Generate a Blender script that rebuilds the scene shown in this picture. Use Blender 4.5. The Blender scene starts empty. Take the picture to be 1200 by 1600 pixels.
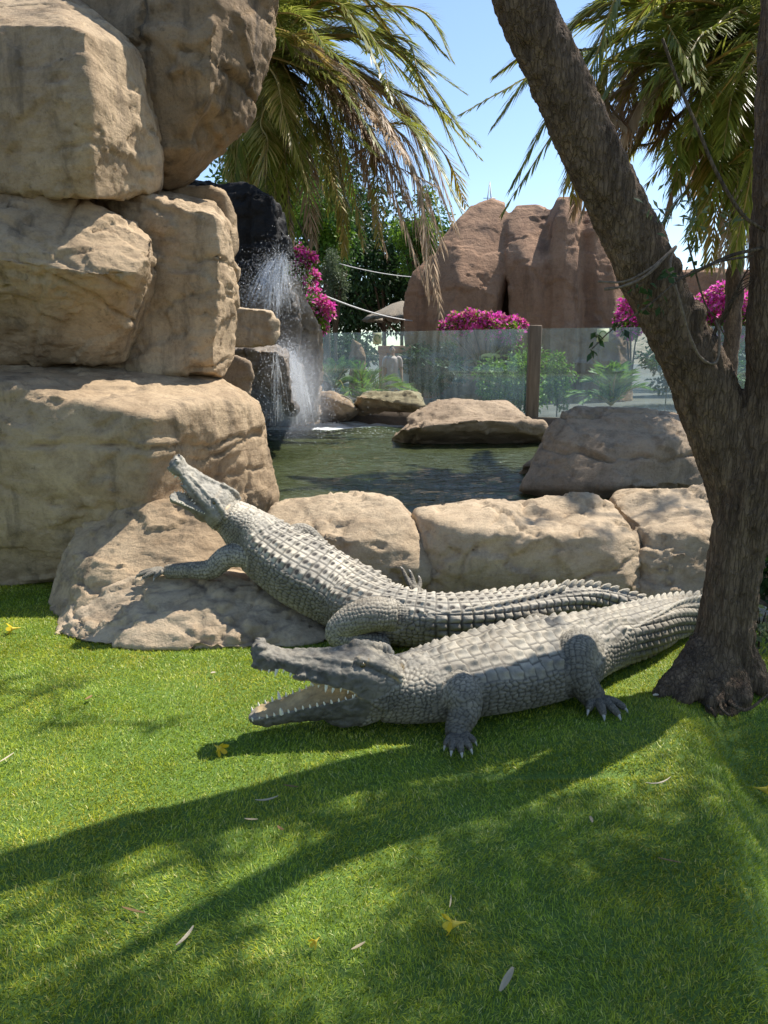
import bpy, bmesh, math, random
import numpy as np
from mathutils import Vector, Matrix, Quaternion

# ---------------------------------------------------------------- camera, light, exposure
scene = bpy.context.scene
C = scene.collection
CAM = Vector((0.0, 0.0, 1.6)); PITCH = math.radians(11.73); F = 1155.6
cam_d = bpy.data.cameras.new('camera'); cam = bpy.data.objects.new('camera', cam_d); C.objects.link(cam)
cam_d.sensor_fit = 'VERTICAL'; cam_d.sensor_height = 36.0; cam_d.lens = 26.0
cam_d.clip_start = 0.05; cam_d.clip_end = 4000
cam.location = CAM; cam.rotation_euler = (math.pi/2 - PITCH, 0, 0)
scene.camera = cam
SUN = Vector((0.52, 0.36, 1.0)).normalized()
world = bpy.data.worlds.new('World'); scene.world = world; world.use_nodes = True
wn = world.node_tree.nodes; wl = world.node_tree.links
bg = wn.get('Background') or wn.new('ShaderNodeBackground')
sky = wn.new('ShaderNodeTexSky'); sky.sky_type = 'NISHITA'; sky.sun_disc = False
sky.sun_elevation = math.asin(SUN.z); sky.sun_rotation = math.atan2(SUN.x, SUN.y)
sky.altitude = 100; sky.air_density = 1.0; sky.dust_density = 0.25; sky.ozone_density = 2.0
wl.new(sky.outputs[0], bg.inputs[0]); bg.inputs[1].default_value = 0.12
sun_d = bpy.data.lights.new('sun', 'SUN'); sun_d.energy = 4.6; sun_d.angle = math.radians(0.53); sun_d.color = (1.0, 0.955, 0.89)
sun = bpy.data.objects.new('sun', sun_d); C.objects.link(sun)
sun.rotation_euler = SUN.to_track_quat('Z', 'Y').to_euler()
scene.view_settings.view_transform = 'Standard'; scene.view_settings.look = 'None'
scene.view_settings.gamma = 1.0; scene.view_settings.exposure = 0.88
scene.render.engine = 'CYCLES'
scene.cycles.max_bounces = 6; scene.cycles.transparent_max_bounces = 16

# ---------------------------------------------------------------- helpers
CP, SP = math.cos(PITCH), math.sin(PITCH)
def ray(px, py):
    a = (px-600)/F; b = (800-py)/F
    return Vector((a, CP+b*SP, -SP+b*CP))
def at(px, py, Y):                       # the point seen at a photo pixel, Y metres out
    d = ray(px, py); return CAM + d*(Y/d.y)
def gz(px, py, z=0.0):                   # the point of the level z seen at a photo pixel
    d = ray(px, py); return CAM + d*((z-CAM.z)/d.z)
def V(p):
    return at(*p) if not isinstance(p, Vector) else p

_rs = np.random.RandomState(11)
_perm = np.concatenate([_rs.permutation(256)]*3)
_g = _rs.normal(size=(256, 3)); _g /= np.linalg.norm(_g, axis=1)[:, None]
def noise3(p):
    p = np.asarray(p, dtype=np.float64); i = np.floor(p).astype(np.int64); f = p-i; i &= 255
    u = f*f*f*(f*(f*6-15)+10); out = 0
    for dx in (0, 1):
        for dy in (0, 1):
            for dz in (0, 1):
                h = _perm[_perm[_perm[(i[:, 0]+dx) & 255]+((i[:, 1]+dy) & 255)]+((i[:, 2]+dz) & 255)]
                g = _g[h]; d = f-np.array([dx, dy, dz])
                w = (u[:, 0] if dx else 1-u[:, 0])*(u[:, 1] if dy else 1-u[:, 1])*(u[:, 2] if dz else 1-u[:, 2])
                out = out+w*(g*d).sum(1)
    return out*1.5
def fbm(p, octv=4, gain=.5):
    p = np.asarray(p, dtype=np.float64); a = 1; s = 0
    for k in range(octv):
        s = s+a*noise3(p*(2.03**k)+k*17.3); a *= gain
    return s
def sst(a, b, x):
    t = np.clip((x-a)/(b-a), 0, 1); return t*t*(3-2*t)
def vor2(u, v, jit=.75, seed=0):
    iu = np.floor(u).astype(np.int64); iv = np.floor(v).astype(np.int64)
    f1 = np.full(u.shape, 9.0); f2 = np.full(u.shape, 9.0); idc = np.zeros(u.shape)
    for a in (-1, 0, 1):
        for b in (-1, 0, 1):
            cu = iu+a; cv = iv+b
            h1 = _perm[(_perm[(cu+seed) & 255]+(cv & 255)) & 255]; h2 = _perm[(h1+91) & 255]
            x = cu+.5+jit*(h1/255-.5); y = cv+.5+jit*(h2/255-.5)
            d = np.hypot(u-x, v-y); m = d < f1
            f2 = np.where(m, f1, np.minimum(f2, d)); idc = np.where(m, h1/255, idc); f1 = np.where(m, d, f1)
    return f1, f2, idc

def tag(o, label=None, cat=None, group=None, kind=None):
    if label: o['label'] = label
    if cat: o['category'] = cat
    if group: o['group'] = group
    if kind: o['kind'] = kind
    return o
def empty(name, loc=(0, 0, 0)):
    o = bpy.data.objects.new(name, None); C.objects.link(o); o.location = loc; o.empty_display_size = .1
    return o
def link(name, me, mat=None, parent=None, smooth=True):
    if mat is not None and not me.materials: me.materials.append(mat)
    o = bpy.data.objects.new(name, me); C.objects.link(o)
    if parent is not None:
        o.parent = parent; o.matrix_parent_inverse = Matrix.Translation(-parent.location)
    if smooth and len(me.polygons):
        me.polygons.foreach_set('use_smooth', np.ones(len(me.polygons), dtype=bool))
    return o
def mesh_np(name, co, faces, k=None):
    """co Nx3, faces MxK (one K) or a list of such arrays"""
    me = bpy.data.meshes.new(name); co = np.asarray(co, dtype=np.float32)
    if not isinstance(faces, list): faces = [faces]
    faces = [np.asarray(f, dtype=np.int32) for f in faces if len(f)]
    me.vertices.add(len(co)); me.vertices.foreach_set('co', co.ravel())
    tot = sum(f.size for f in faces); npoly = sum(len(f) for f in faces)
    me.loops.add(tot); me.polygons.add(npoly)
    me.loops.foreach_set('vertex_index', np.concatenate([f.ravel() for f in faces]))
    ls = []; lt = []; o = 0
    for f in faces:
        n, kk = f.shape; ls.append(o+np.arange(n)*kk); lt.append(np.full(n, kk)); o += n*kk
    me.polygons.foreach_set('loop_start', np.concatenate(ls).astype(np.int32))
    me.polygons.foreach_set('loop_total', np.concatenate(lt).astype(np.int32))
    me.update(calc_edges=True)
    return me
def set_col(me, col, name='col'):
    a = me.attributes.new(name, 'FLOAT_COLOR', 'POINT')
    c = np.ones((len(me.vertices), 4), dtype=np.float32); c[:, :3] = col
    a.data.foreach_set('color', c.ravel())
def set_f(me, val, name):
    a = me.attributes.new(name, 'FLOAT', 'POINT'); a.data.foreach_set('value', np.asarray(val, dtype=np.float32))
def get_co(me):
    co = np.empty(len(me.vertices)*3, dtype=np.float32); me.vertices.foreach_get('co', co); return co.reshape(-1, 3).astype(np.float64)
def get_no(me):
    no = np.empty(len(me.vertices)*3, dtype=np.float32); me.vertices.foreach_get('normal', no); return no.reshape(-1, 3).astype(np.float64)
def remeshed(meshes, voxel, smooth=4, fac=.5):
    """union of closed meshes as one skin"""
    bm = bmesh.new()
    for m in meshes: bm.from_mesh(m); bpy.data.meshes.remove(m)
    me = bpy.data.meshes.new('tmp'); bm.to_mesh(me); bm.free()
    ob = bpy.data.objects.new('tmp', me); C.objects.link(ob)
    md = ob.modifiers.new('r', 'REMESH'); md.mode = 'VOXEL'; md.voxel_size = voxel
    if smooth:
        sm = ob.modifiers.new('s', 'SMOOTH'); sm.factor = fac; sm.iterations = smooth
    dg = bpy.context.evaluated_depsgraph_get()
    out = bpy.data.meshes.new_from_object(ob.evaluated_get(dg))
    bpy.data.objects.remove(ob); bpy.data.meshes.remove(me)
    return out
def hull(pts):
    bm = bmesh.new()
    for p in pts: bm.verts.new(V(p))
    r = bmesh.ops.convex_hull(bm, input=bm.verts)
    bad = [v for v in bm.verts if not v.link_faces]
    bmesh.ops.delete(bm, geom=bad, context='VERTS')
    bmesh.ops.recalc_face_normals(bm, faces=bm.faces)
    me = bpy.data.meshes.new('h'); bm.to_mesh(me); bm.free(); return me
def catmull(P, n):
    """dense samples of rows through the control rows P (any width)"""
    P = np.asarray(P, dtype=np.float64); k = len(P)
    Q = np.vstack([2*P[0]-P[1], P, 2*P[-1]-P[-2]])
    # chord lengths so that samples are even
    t = np.linspace(0, k-1-1e-9, n); i = t.astype(int); f = (t-i)[:, None]
    p0, p1, p2, p3 = Q[i], Q[i+1], Q[i+2], Q[i+3]
    return .5*(2*p1+(p2-p0)*f+(2*p0-5*p1+4*p2-p3)*f**2+(3*p1-p0-3*p2+p3)*f**3)
def tube(pts, rad, sides=10, up=(0, 0, 1), closed=True):
    """closed tube mesh along points; rad: list or scalar"""
    P = np.array([list(p) for p in pts], dtype=float); n = len(P)
    R = np.full(n, rad) if np.isscalar(rad) else np.asarray(rad, dtype=float)
    T = np.gradient(P, axis=0); T /= np.linalg.norm(T, axis=1)[:, None]+1e-9
    a = np.array(up, dtype=float)
    if abs(T[0]@a) > .9: a = np.array([1.0, 0, 0])
    co = []
    for i in range(n):
        s = np.cross(T[i], a); s /= np.linalg.norm(s)+1e-9; a = np.cross(s, T[i])
        for j in range(sides):
            th = 2*math.pi*j/sides; co.append(P[i]+R[i]*(math.cos(th)*s+math.sin(th)*a))
    f = []
    for i in range(n-1):
        for j in range(sides):
            j2 = (j+1) % sides; f.append((i*sides+j, i*sides+j2, (i+1)*sides+j2, (i+1)*sides+j))
    co.append(P[0]); co.append(P[-1]); b = n*sides
    tri = [(b, (j+1) % sides, j) for j in range(sides)]+[(b+1, (n-1)*sides+j, (n-1)*sides+(j+1) % sides) for j in range(sides)]
    return mesh_np('tube', co, [np.array(f), np.array(tri)])
def join_np(meshes, name='j'):
    bm = bmesh.new()
    for m in meshes: bm.from_mesh(m); bpy.data.meshes.remove(m)
    me = bpy.data.meshes.new(name); bm.to_mesh(me); bm.free(); return me
def box_me(x0, x1, y0, y1, z0, z1, bev=0.0):
    bm = bmesh.new(); bmesh.ops.create_cube(bm, size=1)
    for v in bm.verts: v.co = Vector((x0 if v.co.x < 0 else x1, y0 if v.co.y < 0 else y1, z0 if v.co.z < 0 else z1))
    if bev: bmesh.ops.bevel(bm, geom=bm.edges[:], offset=bev, segments=2, affect='EDGES', profile=.5)
    me = bpy.data.meshes.new('box'); bm.to_mesh(me); bm.free(); return me

# ---------------------------------------------------------------- materials
class NT:
    def __init__(s, name):
        s.m = bpy.data.materials.new(name); s.m.use_nodes = True; s.t = s.m.node_tree; s.n = s.t.nodes; s.l = s.t.links
        s.b = s.n.get('Principled BSDF'); s.out = s.n.get('Material Output')
    def new(s, typ, **kw):
        nd = s.n.new(typ)
        for k, v in kw.items():
            if hasattr(nd, k) and k not in nd.inputs: setattr(nd, k, v)
            else: s.put(nd.inputs[k], v)
        return nd
    def put(s, sock, v):
        if hasattr(v, 'links'): s.l.new(v, sock)
        else:
            try: sock.default_value = v
            except Exception: sock.default_value = (*v, 1)
    def coord(s, sc=(1, 1, 1), kind='Object'):
        tc = s.n.new('ShaderNodeTexCoord'); mp = s.n.new('ShaderNodeMapping'); s.l.new(tc.outputs[kind], mp.inputs[0])
        mp.inputs['Scale'].default_value = sc; return mp.outputs[0]
    def noise(s, vec, scale, detail=6, rough=.6, dist=0):
        nd = s.n.new('ShaderNodeTexNoise'); s.l.new(vec, nd.inputs['Vector'])
        nd.inputs['Scale'].default_value = scale; nd.inputs['Detail'].default_value = detail
        nd.inputs['Roughness'].default_value = rough; nd.inputs['Distortion'].default_value = dist; return nd.outputs[0]
    def ramp(s, fac, stops):
        nd = s.n.new('ShaderNodeValToRGB'); s.l.new(fac, nd.inputs[0]); cr = nd.color_ramp
        while len(cr.elements) < len(stops): cr.elements.new(.5)
        for e, (p, c) in zip(cr.elements, stops): e.position = p; e.color = (*c, 1) if len(c) == 3 else c
        return nd.outputs[0]
    def mix(s, fac, a, b, blend='MIX'):
        nd = s.n.new('ShaderNodeMix'); nd.data_type = 'RGBA'; nd.blend_type = blend
        s.put(nd.inputs[0], fac); s.put(nd.inputs[6], a); s.put(nd.inputs[7], b); return nd.outputs[2]
    def math(s, op, a, b=0.0):
        nd = s.n.new('ShaderNodeMath'); nd.operation = op; s.put(nd.inputs[0], a); s.put(nd.inputs[1], b); return nd.outputs[0]
    def bump(s, h, strength=.5, dist=.01, normal=None):
        nd = s.n.new('ShaderNodeBump'); s.l.new(h, nd.inputs['Height']); nd.inputs['Strength'].default_value = strength
        nd.inputs['Distance'].default_value = dist
        if normal is not None: s.l.new(normal, nd.inputs['Normal'])
        return nd.outputs[0]
    def set(s, **kw):
        for k, v in kw.items(): s.put(s.b.inputs[k.replace('_', ' ')], v)
        return s
    def attr(s, name):
        nd = s.n.new('ShaderNodeAttribute'); nd.attribute_name = name; return nd
G3 = lambda r, g, b: (r, g, b, 1)

def mat_rock(name, light, mid, dark, stain=(.07, .055, .04), stain_amt=.35, rough=.9, bscale=1.0, spec=.25):
    t = NT(name); v = t.coord()
    n1 = t.noise(v, .9*bscale, 5, .55); n2 = t.noise(v, 5*bscale, 10, .68, .4); n3 = t.noise(v, 42*bscale, 9, .75)
    st = t.noise(t.coord((3.2, 3.2, .55)), 1.3*bscale, 8, .65, .3)
    c = t.mix(t.ramp(n1, [(.36, (0, 0, 0)), (.62, (1, 1, 1))]), G3(*mid), G3(*light))
    c = t.mix(t.math('MULTIPLY', t.ramp(n2, [(.46, (0, 0, 0)), (.7, (1, 1, 1))]), .75), c, G3(*dark))
    c = t.mix(t.math('MULTIPLY', t.ramp(st, [(.53, (0, 0, 0)), (.68, (1, 1, 1))]), stain_amt), c, G3(*stain))
    c = t.mix(.55, c, t.ramp(n3, [(.3, (.62, .6, .58)), (.5, (1, 1, 1)), (.72, (1.22, 1.2, 1.16))]), 'MULTIPLY')
    sp = t.noise(v, 17*bscale, 5, .75); c = t.mix(t.math('MULTIPLY', t.ramp(sp, [(.60, (0, 0, 0)), (.70, (1, 1, 1))]), .45), c, G3(*stain))
    lay = t.noise(t.coord((1.2, 1.2, 7)), 3*bscale, 6, .6, .6)
    h = t.math('ADD', t.math('MULTIPLY', n2, .55), t.math('ADD', t.math('MULTIPLY', n3, .38), t.math('MULTIPLY', lay, .35)))
    t.set(Base_Color=c, Roughness=rough, Normal=t.bump(h, .95, .034/bscale)); t.b.inputs['Specular IOR Level'].default_value = spec
    return t.m
M = {}
M['rock'] = mat_rock('tan_rock', (.48, .355, .22), (.35, .25, .15), (.19, .13, .075), stain_amt=.65)
M['rock_pale'] = mat_rock('pale_sandstone', (.50, .385, .255), (.40, .30, .19), (.26, .185, .112), stain_amt=.5)
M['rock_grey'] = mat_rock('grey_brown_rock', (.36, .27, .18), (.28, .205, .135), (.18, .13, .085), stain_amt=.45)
M['rock_top'] = mat_rock('stained_overhang_rock', (.36, .255, .15), (.24, .165, .095), (.12, .085, .05), (.03, .026, .02), .8)
M['rock_red'] = mat_rock('red_brown_rock', (.36, .22, .135), (.28, .16, .092), (.18, .10, .06), (.07, .045, .035), .75, bscale=.3)
M['rock_wet'] = mat_rock('wet_grey_rock', (.19, .15, .11), (.12, .095, .068), (.06, .048, .036), (.014, .013, .012), .7, .5, spec=.25)
M['rock_black'] = mat_rock('black_wet_rock', (.022, .02, .018), (.012, .011, .010), (.006, .006, .006), (.004, .004, .004), .7, .6, spec=.12)
# ---------------------------------------------------------------- ground, lawn, water
def gh(x, y):
    """height of the lawn: a fold runs towards the viewer on the right and drops beyond it"""
    x = np.asarray(x, dtype=float); y = np.asarray(y, dtype=float)
    xr = 1.04+(y-1.9)*.25 + .04*np.sin(y*3)
    d = x-xr
    m = sst(3.5, 2.85, y)
    h = m*(.055*np.exp(-(d/.15)**2) - .15*sst(-.02, .24, d))
    # shallow crease across the turf
    yc = 2.62+.05*np.sin(x*2.4); h = h-.024*np.exp(-((y-yc)/.035)**2)*sst(.2, .5, x)*sst(1.25, 1.0, x)
    h = h+.012*np.sin(x*2.1+.6)*np.sin(y*1.7)+.006*np.sin(x*5.3+y*3.1)
    return h-.004
def gh1(x, y): return float(gh(np.array([x]), np.array([y]))[0])
WZ = .30
def terrain(x, y):
    px = sst(-3.9, -3.3, x)*sst(4.3, 3.7, x); py = sst(5.3, 5.8, y)*sst(16.1, 15.6, y)
    base = .67*sst(4.9, 5.6, y)-.28
    return base*(1-px*py)-.45*px*py + .05*sst(17, 30, y)*np.sin(x*.3)*np.sin(y*.2)
def grid(xs, ys, fz):
    X, Y = np.meshgrid(xs, ys); Z = fz(X.ravel(), Y.ravel()); nx, ny = len(xs), len(ys)
    i = np.arange(nx-1)[None, :]+np.arange(ny-1)[:, None]*nx; i = i.ravel()
    return mesh_np('grid', np.c_[X.ravel(), Y.ravel(), Z], np.c_[i, i+1, i+1+nx, i+nx])
far = np.array([30, 50, 90, 160, 300, 600, 1100, 2200.])
xs = np.concatenate([-far[::-1], np.arange(-14, 14.1, .35), far]); ys = np.concatenate([-far[::-1], np.arange(-6, 28, .35), far])
t = NT('soil'); v = t.coord(); n = t.noise(v, .6, 8, .65); n2 = t.noise(v, 30, 6, .7)
t.set(Base_Color=t.mix(.5, t.ramp(n, [(.35, (.07, .062, .052)), (.65, (.15, .13, .105))]), t.ramp(n2, [(.3, (.6, .6, .6)), (.7, (1.2, 1.2, 1.2))]), 'MULTIPLY'), Roughness=.95, Normal=t.bump(n2, .6, .02))
M['soil'] = t.m
tag(link('ground', grid(xs, ys, terrain), M['soil']), kind='structure')
t = NT('turf_backing'); v = t.coord(); n = t.noise(v, 3, 5); n2 = t.noise(v, 160, 4, .7)
t.set(Base_Color=t.mix(t.ramp(n2, [(.35, (0, 0, 0)), (.65, (1, 1, 1))]), G3(.05, .10, .010), G3(.13, .22, .022)), Roughness=.8, Normal=t.bump(n2, .8, .01))
tag(link('lawn', grid(np.arange(-4.2, 4.21, .045), np.arange(.4, 5.45, .045), gh), t.m), kind='structure')

# turf blades
def blades(n, seed):
    rs = np.random.RandomState(seed)
    Y = 1.15+(5.3-1.15)*rs.rand(n*2)**1.25; hw = .58*(Y*.98+.33)+.95
    X = (rs.rand(n*2)*2-1)*4.0; k = np.abs(X) < hw; X, Y = X[k][:n], Y[k][:n]; n = len(X)
    # not under the big stones
    a = rs.rand(n)*2*np.pi; L = .012+.014*rs.rand(n); w = (.0008+.0007*rs.rand(n))*(.75+.22*Y)
    tilt = .3+.9*rs.rand(n)+.35*np.clip(noise3(np.c_[X*1.9+5, Y*1.9, np.zeros(n)]), 0, 1)
    # tufts lean together
    la = 2*np.pi*noise3(np.c_[X*1.3, Y*1.3, np.zeros(n)])*1.2; a = np.where(rs.rand(n) < .45, la+rs.normal(size=n)*.7, a)
    Z = gh(X, Y)-.002
    B = np.c_[X, Y, Z]; D = np.c_[np.cos(a)*np.sin(tilt), np.sin(a)*np.sin(tilt), np.cos(tilt)]
    b = a+rs.normal(size=n)*.9; S = np.c_[-np.sin(b), np.cos(b), np.zeros(n)]*w[:, None]
    mid = B+D*(L*.55)[:, None]; D2 = D.copy(); D2[:, 2] -= .55*rs.rand(n); tip = mid+D2*(L*.5)[:, None]
    co = np.stack([B-S, B+S, mid+S*.85, mid-S*.85, tip], 1).reshape(-1, 3); i = np.arange(n)*5
    me = mesh_np('grass', co, [np.c_[i, i+1, i+2, i+3], np.c_[i+3, i+2, i+4]])
    set_f(me, np.repeat(rs.rand(n), 5), 'rnd'); return me
t = NT('turf_blade'); r = t.attr('rnd').outputs['Fac']; v = t.coord()
c = t.ramp(r, [(0, (.15, .22, .016)), (.45, (.29, .40, .026)), (.8, (.41, .52, .045)), (.93, (.52, .58, .12)), (1, (.60, .60, .24))])
c = t.mix(t.ramp(t.noise(v, 1.6, 4), [(.4, (0, 0, 0)), (.65, (1, 1, 1))]), c, t.mix(1.0, c, G3(1.22, .95, .7), 'MULTIPLY')); c = t.mix(.7, c, t.ramp(t.noise(v, 5.5, 5, .65), [(.35, (.72, .74, .7)), (.65, (1.18, 1.14, 1.1))]), 'MULTIPLY')
t.set(Base_Color=c, Roughness=.42); t.b.inputs['Specular IOR Level'].default_value = .4
tr = t.new('ShaderNodeBsdfTranslucent', Color=c); mx = t.n.new('ShaderNodeMixShader'); mx.inputs[0].default_value = .38
t.l.new(t.b.outputs[0], mx.inputs[1]); t.l.new(tr.outputs[0], mx.inputs[2]); t.l.new(mx.outputs[0], t.out.inputs[0])
M['blade'] = t.m
tag(link('grass', blades(600000, 3), t.m), 'short bright green artificial turf blades covering the lawn', 'grass', kind='stuff')

# pool water
FALL = gz(440, 662, WZ)
def waterz(x, y):
    d = np.hypot((x-FALL.x)*.8, y-FALL.y); a = .018+.04*np.exp(-(d/2.8)**2)
    p = np.c_[x*1.3, y*2.9, np.zeros_like(x)]
    return WZ+a*(fbm(p*1.2, 3)+.6*np.sin(d*7+noise3(p*.5)*4)*np.exp(-d/5)) + .005*noise3(p*2.6)
wat = grid(np.arange(-3.8, 5.2, .06), np.arange(5.2, 16.3, .045), waterz)
t = NT('pool_water'); v = t.coord((1.0, 2.6, 1)); n = t.noise(v, 2.6, 5, .55, .5); n2 = t.noise(v, 9, 3, .5)
h = t.math('ADD', n, t.math('MULTIPLY', n2, .28))
foam_glint = t.attr('foam_glint').outputs['Fac']; fn = t.noise(t.coord(), 9, 8, .75)
fm = t.ramp(t.math('ADD', t.math('MULTIPLY', foam_glint, .75), t.math('MULTIPLY', fn, .5)), [(.62, (0, 0, 0)), (.80, (1, 1, 1))])
fl = t.ramp(t.noise(t.coord((1, 1.6, 1)), 16, 4, .6), [(.60, (0, 0, 0)), (.66, (1, 1, 1))]); fm = t.math('MAXIMUM', fm, t.math('MULTIPLY', fl, t.ramp(foam_glint, [(.12, (0, 0, 0)), (.5, (1, 1, 1))])))  # white flecks painted in for sun glints on the choppy water
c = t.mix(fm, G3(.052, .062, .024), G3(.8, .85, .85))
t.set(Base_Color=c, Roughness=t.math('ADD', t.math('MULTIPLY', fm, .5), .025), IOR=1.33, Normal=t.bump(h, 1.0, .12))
t.b.inputs['Specular IOR Level'].default_value = .75
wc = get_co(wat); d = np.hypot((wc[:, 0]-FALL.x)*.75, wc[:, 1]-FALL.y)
far_edge = np.exp(-((wc[:, 1]-15.0)/.5)**2)*sst(-2.4, -1.5, wc[:, 0])*sst(2.2, 1.2, wc[:, 0])*.75  # far shore band where sparkle is painted white
set_f(wat, np.clip(np.exp(-(d/1.2)**2)*1.0+np.exp(-(d/3.0)**2)*.5+far_edge, 0, 1), 'foam_glint')
tag(link('pool_water', wat, t.m), 'green-brown rippling pool water, with foam and painted glints below the waterfall', 'water', kind='structure')

# ---------------------------------------------------------------- rocks
def rock(name, label, hulls, mat='rock', voxel=.028, smooth=8, amp=.05, freq=1.4, flake=.014, fine=.006, cracks=(), seed=0, group=None, parent=None, ridge=0, cat='boulder', auto=6):
    me = remeshed([hull(h) for h in hulls], voxel, smooth)
    co = get_co(me); no = get_no(me); o = seed*7.13
    q = co*freq+o
    d = amp*fbm(q*.75, 2)
    st = np.array([1.0, 1.0, 1.9])
    w1 = fbm(co*st*freq*.9+o+3, 5, .52); w2 = fbm(co*st*freq*2.1+o+9, 5, .55); w3 = fbm(co*st*freq*4.6+o+19, 4, .55)
    d += flake*1.1*(sst(-.014, .014, w1)-.5)+.40*flake*(sst(-.016, .016, w2-.16)-.5)+.16*flake*(sst(-.03, .03, w3+.16)-.5)
    d += .35*flake*fbm(co*[1.5, 1.5, 7]*freq+o, 3)*sst(-.1, .3, w1)
    pit = noise3(co*[7, 7, 9]*freq+o); d -= .08*flake*sst(.32, .55, pit)*sst(-.1, .1, w2)
    d += fine*.7*fbm(co*16+o, 3, .6)
    if ridge: d -= ridge*np.exp(-(fbm(co*[1.6, 1.6, .25]*freq+o, 2)/.09)**2)
    ar = random.Random(seed*31+5); lo_, hi_ = co.min(0), co.max(0); sz = float(np.linalg.norm(hi_-lo_)); cracks = list(cracks)
    for k in range(auto):
        j = ar.randrange(len(co)); tries = 0
        while (no[j][1] > .1 or co[j][1] > lo_[1]+.75*(hi_[1]-lo_[1])) and tries < 60: j = ar.randrange(len(co)); tries += 1
        n_ = (ar.uniform(-.9, .9), ar.uniform(-.4, .4), 1) if ar.random() < .65 else (1, ar.uniform(-.5, .5), ar.uniform(-.6, .6))
        cracks.append((Vector(co[j]), n_, ar.uniform(.4, .9)*voxel, ar.uniform(.5, 1.0)*voxel*1.1, sz*ar.uniform(.08, .22)))
    for cr in cracks:
        p, n, w, dep = V(cr[0]), Vector(cr[1]).normalized(), cr[2], cr[3]
        dist = (co-np.array(p))@np.array(n)+.05*fbm(co*2.2+o, 3)+.02*noise3(co*9)
        msk = 1.0
        if len(cr) > 4: msk = sst(cr[4]*1.15, cr[4]*.8, np.linalg.norm(co-np.array(p), axis=1)+.12*noise3(co*3+5))
        g = np.exp(-(dist/w)**2)
        d -= 1.5*dep*g*msk*(.35+.65*sst(-.3, .2, noise3(co*4+o)))
        d += .35*dep*sst(-.1, .12, dist)*np.exp(-np.abs(dist)/.22)*msk     # upper lip proud of the lower
    co += no*d[:, None]
    me.vertices.foreach_set('co', co.astype(np.float32).ravel()); me.update()
    ob = link(name, me, M[mat], parent)
    if parent is None: tag(ob, label, cat, group)
    return ob
UP = (0, 0, 1)
# left stack, from the bottom up
rock('boulder', 'largest tan boulder at the bottom of the stacked rock tower, shaded front and sunlit top', [[
    Vector((-5.2, 5.0, -.1)), Vector((-5.2, 6.9, -.1)), gz(0, 918), gz(140, 905), at(215, 880, 5.0), at(300, 800, 5.3), at(440, 800, 6.15),
    (-420, 640, 5.0), (-250, 600, 4.98), (0, 600, 4.9), (110, 622, 4.85), (235, 655, 4.85), (228, 780, 4.82), (60, 800, 4.88), (0, 700, 4.8),
    (300, 640, 5.15), (372, 622, 5.7), (402, 645, 6.0), (424, 705, 6.15), (440, 772, 6.2),
    (-420, 575, 6.6), (140, 552, 6.5), (310, 568, 6.4), (350, 590, 6.2), Vector((-1.2, 7.2, .2)), Vector((-1.2, 7.2, 1.2))]],
    voxel=.022, smooth=4, amp=.05, freq=1.2, flake=.02, seed=1,
    cracks=[((120, 690, 4.9), (.05, 0, 1), .012, .035), ((380, 690, 5.7), (-.25, 0, 1), .012, .03, .6), ((360, 740, 5.6), (-.2, 0, 1), .01, .02, .5)])
rock('boulder', 'long bulging tan boulder resting on the largest boulder, cracked sunlit crust', [[
    (-420, 400, 5.2), (-200, 385, 5.1), (0, 405, 5.05), (150, 428, 5.12), (215, 425, 5.3), (240, 400, 5.45), (247, 372, 5.6), (222, 460, 5.55), (180, 490, 5.5),
    (-420, 580, 5.7), (0, 560, 5.7), (190, 560, 5.8), (-420, 255, 5.7), (0, 272, 5.5), (60, 287, 5.5), (150, 328, 5.6), (238, 360, 5.8),
    (-420, 560, 7.2), (0, 300, 7.0), (235, 380, 7.0), (235, 560, 7.0), (-420, 280, 7.2)]], voxel=.022, smooth=4, amp=.06, freq=1.5, flake=.028, seed=2,
    cracks=[((90, 440, 5.1), (.75, 0, 1), .014, .03, .7), ((60, 380, 5.1), (.55, 0, 1), .012, .025, .8)])
rock('boulder', 'tall squared tan block wedged behind the bulging boulder, beside the wet ledge', [[
    (140, 292, 6.0), (240, 306, 6.1), (335, 330, 5.9), (352, 345, 5.95), (363, 380, 6.3), (369, 470, 6.4), (369, 560, 6.4), (350, 592, 6.2), (338, 585, 5.95), (335, 560, 5.85), (345, 400, 5.85), (240, 590, 5.9), (120, 580, 6.0),
    (150, 288, 7.4), (330, 312, 7.4), (360, 350, 7.2), (366, 560, 7.2), (140, 590, 7.2)]], voxel=.022, smooth=2, amp=.03, freq=1.4, flake=.024, seed=3,
    cracks=[((300, 405, 5.9), (.1, 0, 1), .012, .03), ((270, 480, 5.9), (-.4, 0, 1), .01, .02, .6)])
rock('boulder', 'blocky tan boulder high on the stack with a sharp vertical corner', [[
    (-420, 30, 5.6), (-420, 290, 5.6), (0, 32, 5.3), (100, 36, 5.2), (132, 48, 5.2), (140, 150, 5.15), (143, 230, 5.2), (150, 312, 5.35), (0, 285, 5.35), (60, 298, 5.3),
    (172, 52, 5.6), (213, 76, 5.85), (232, 160, 5.95), (252, 245, 6.05), (246, 300, 6.05), (200, 318, 5.8), (0, 2, 5.9), (90, -5, 5.9), (140, 20, 5.8),
    (-420, -30, 6.6), (110, -10, 6.9), (230, 100, 7.0), (250, 290, 7.0), (-420, 300, 7)]], voxel=.022, smooth=1, amp=.03, freq=1.2, flake=.022, seed=4,
    cracks=[((30, 155, 5.3), (.02, 0, 1), .01, .02, .45), ((60, 235, 5.3), (-.05, 0, 1), .01, .018, .6)])
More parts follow.
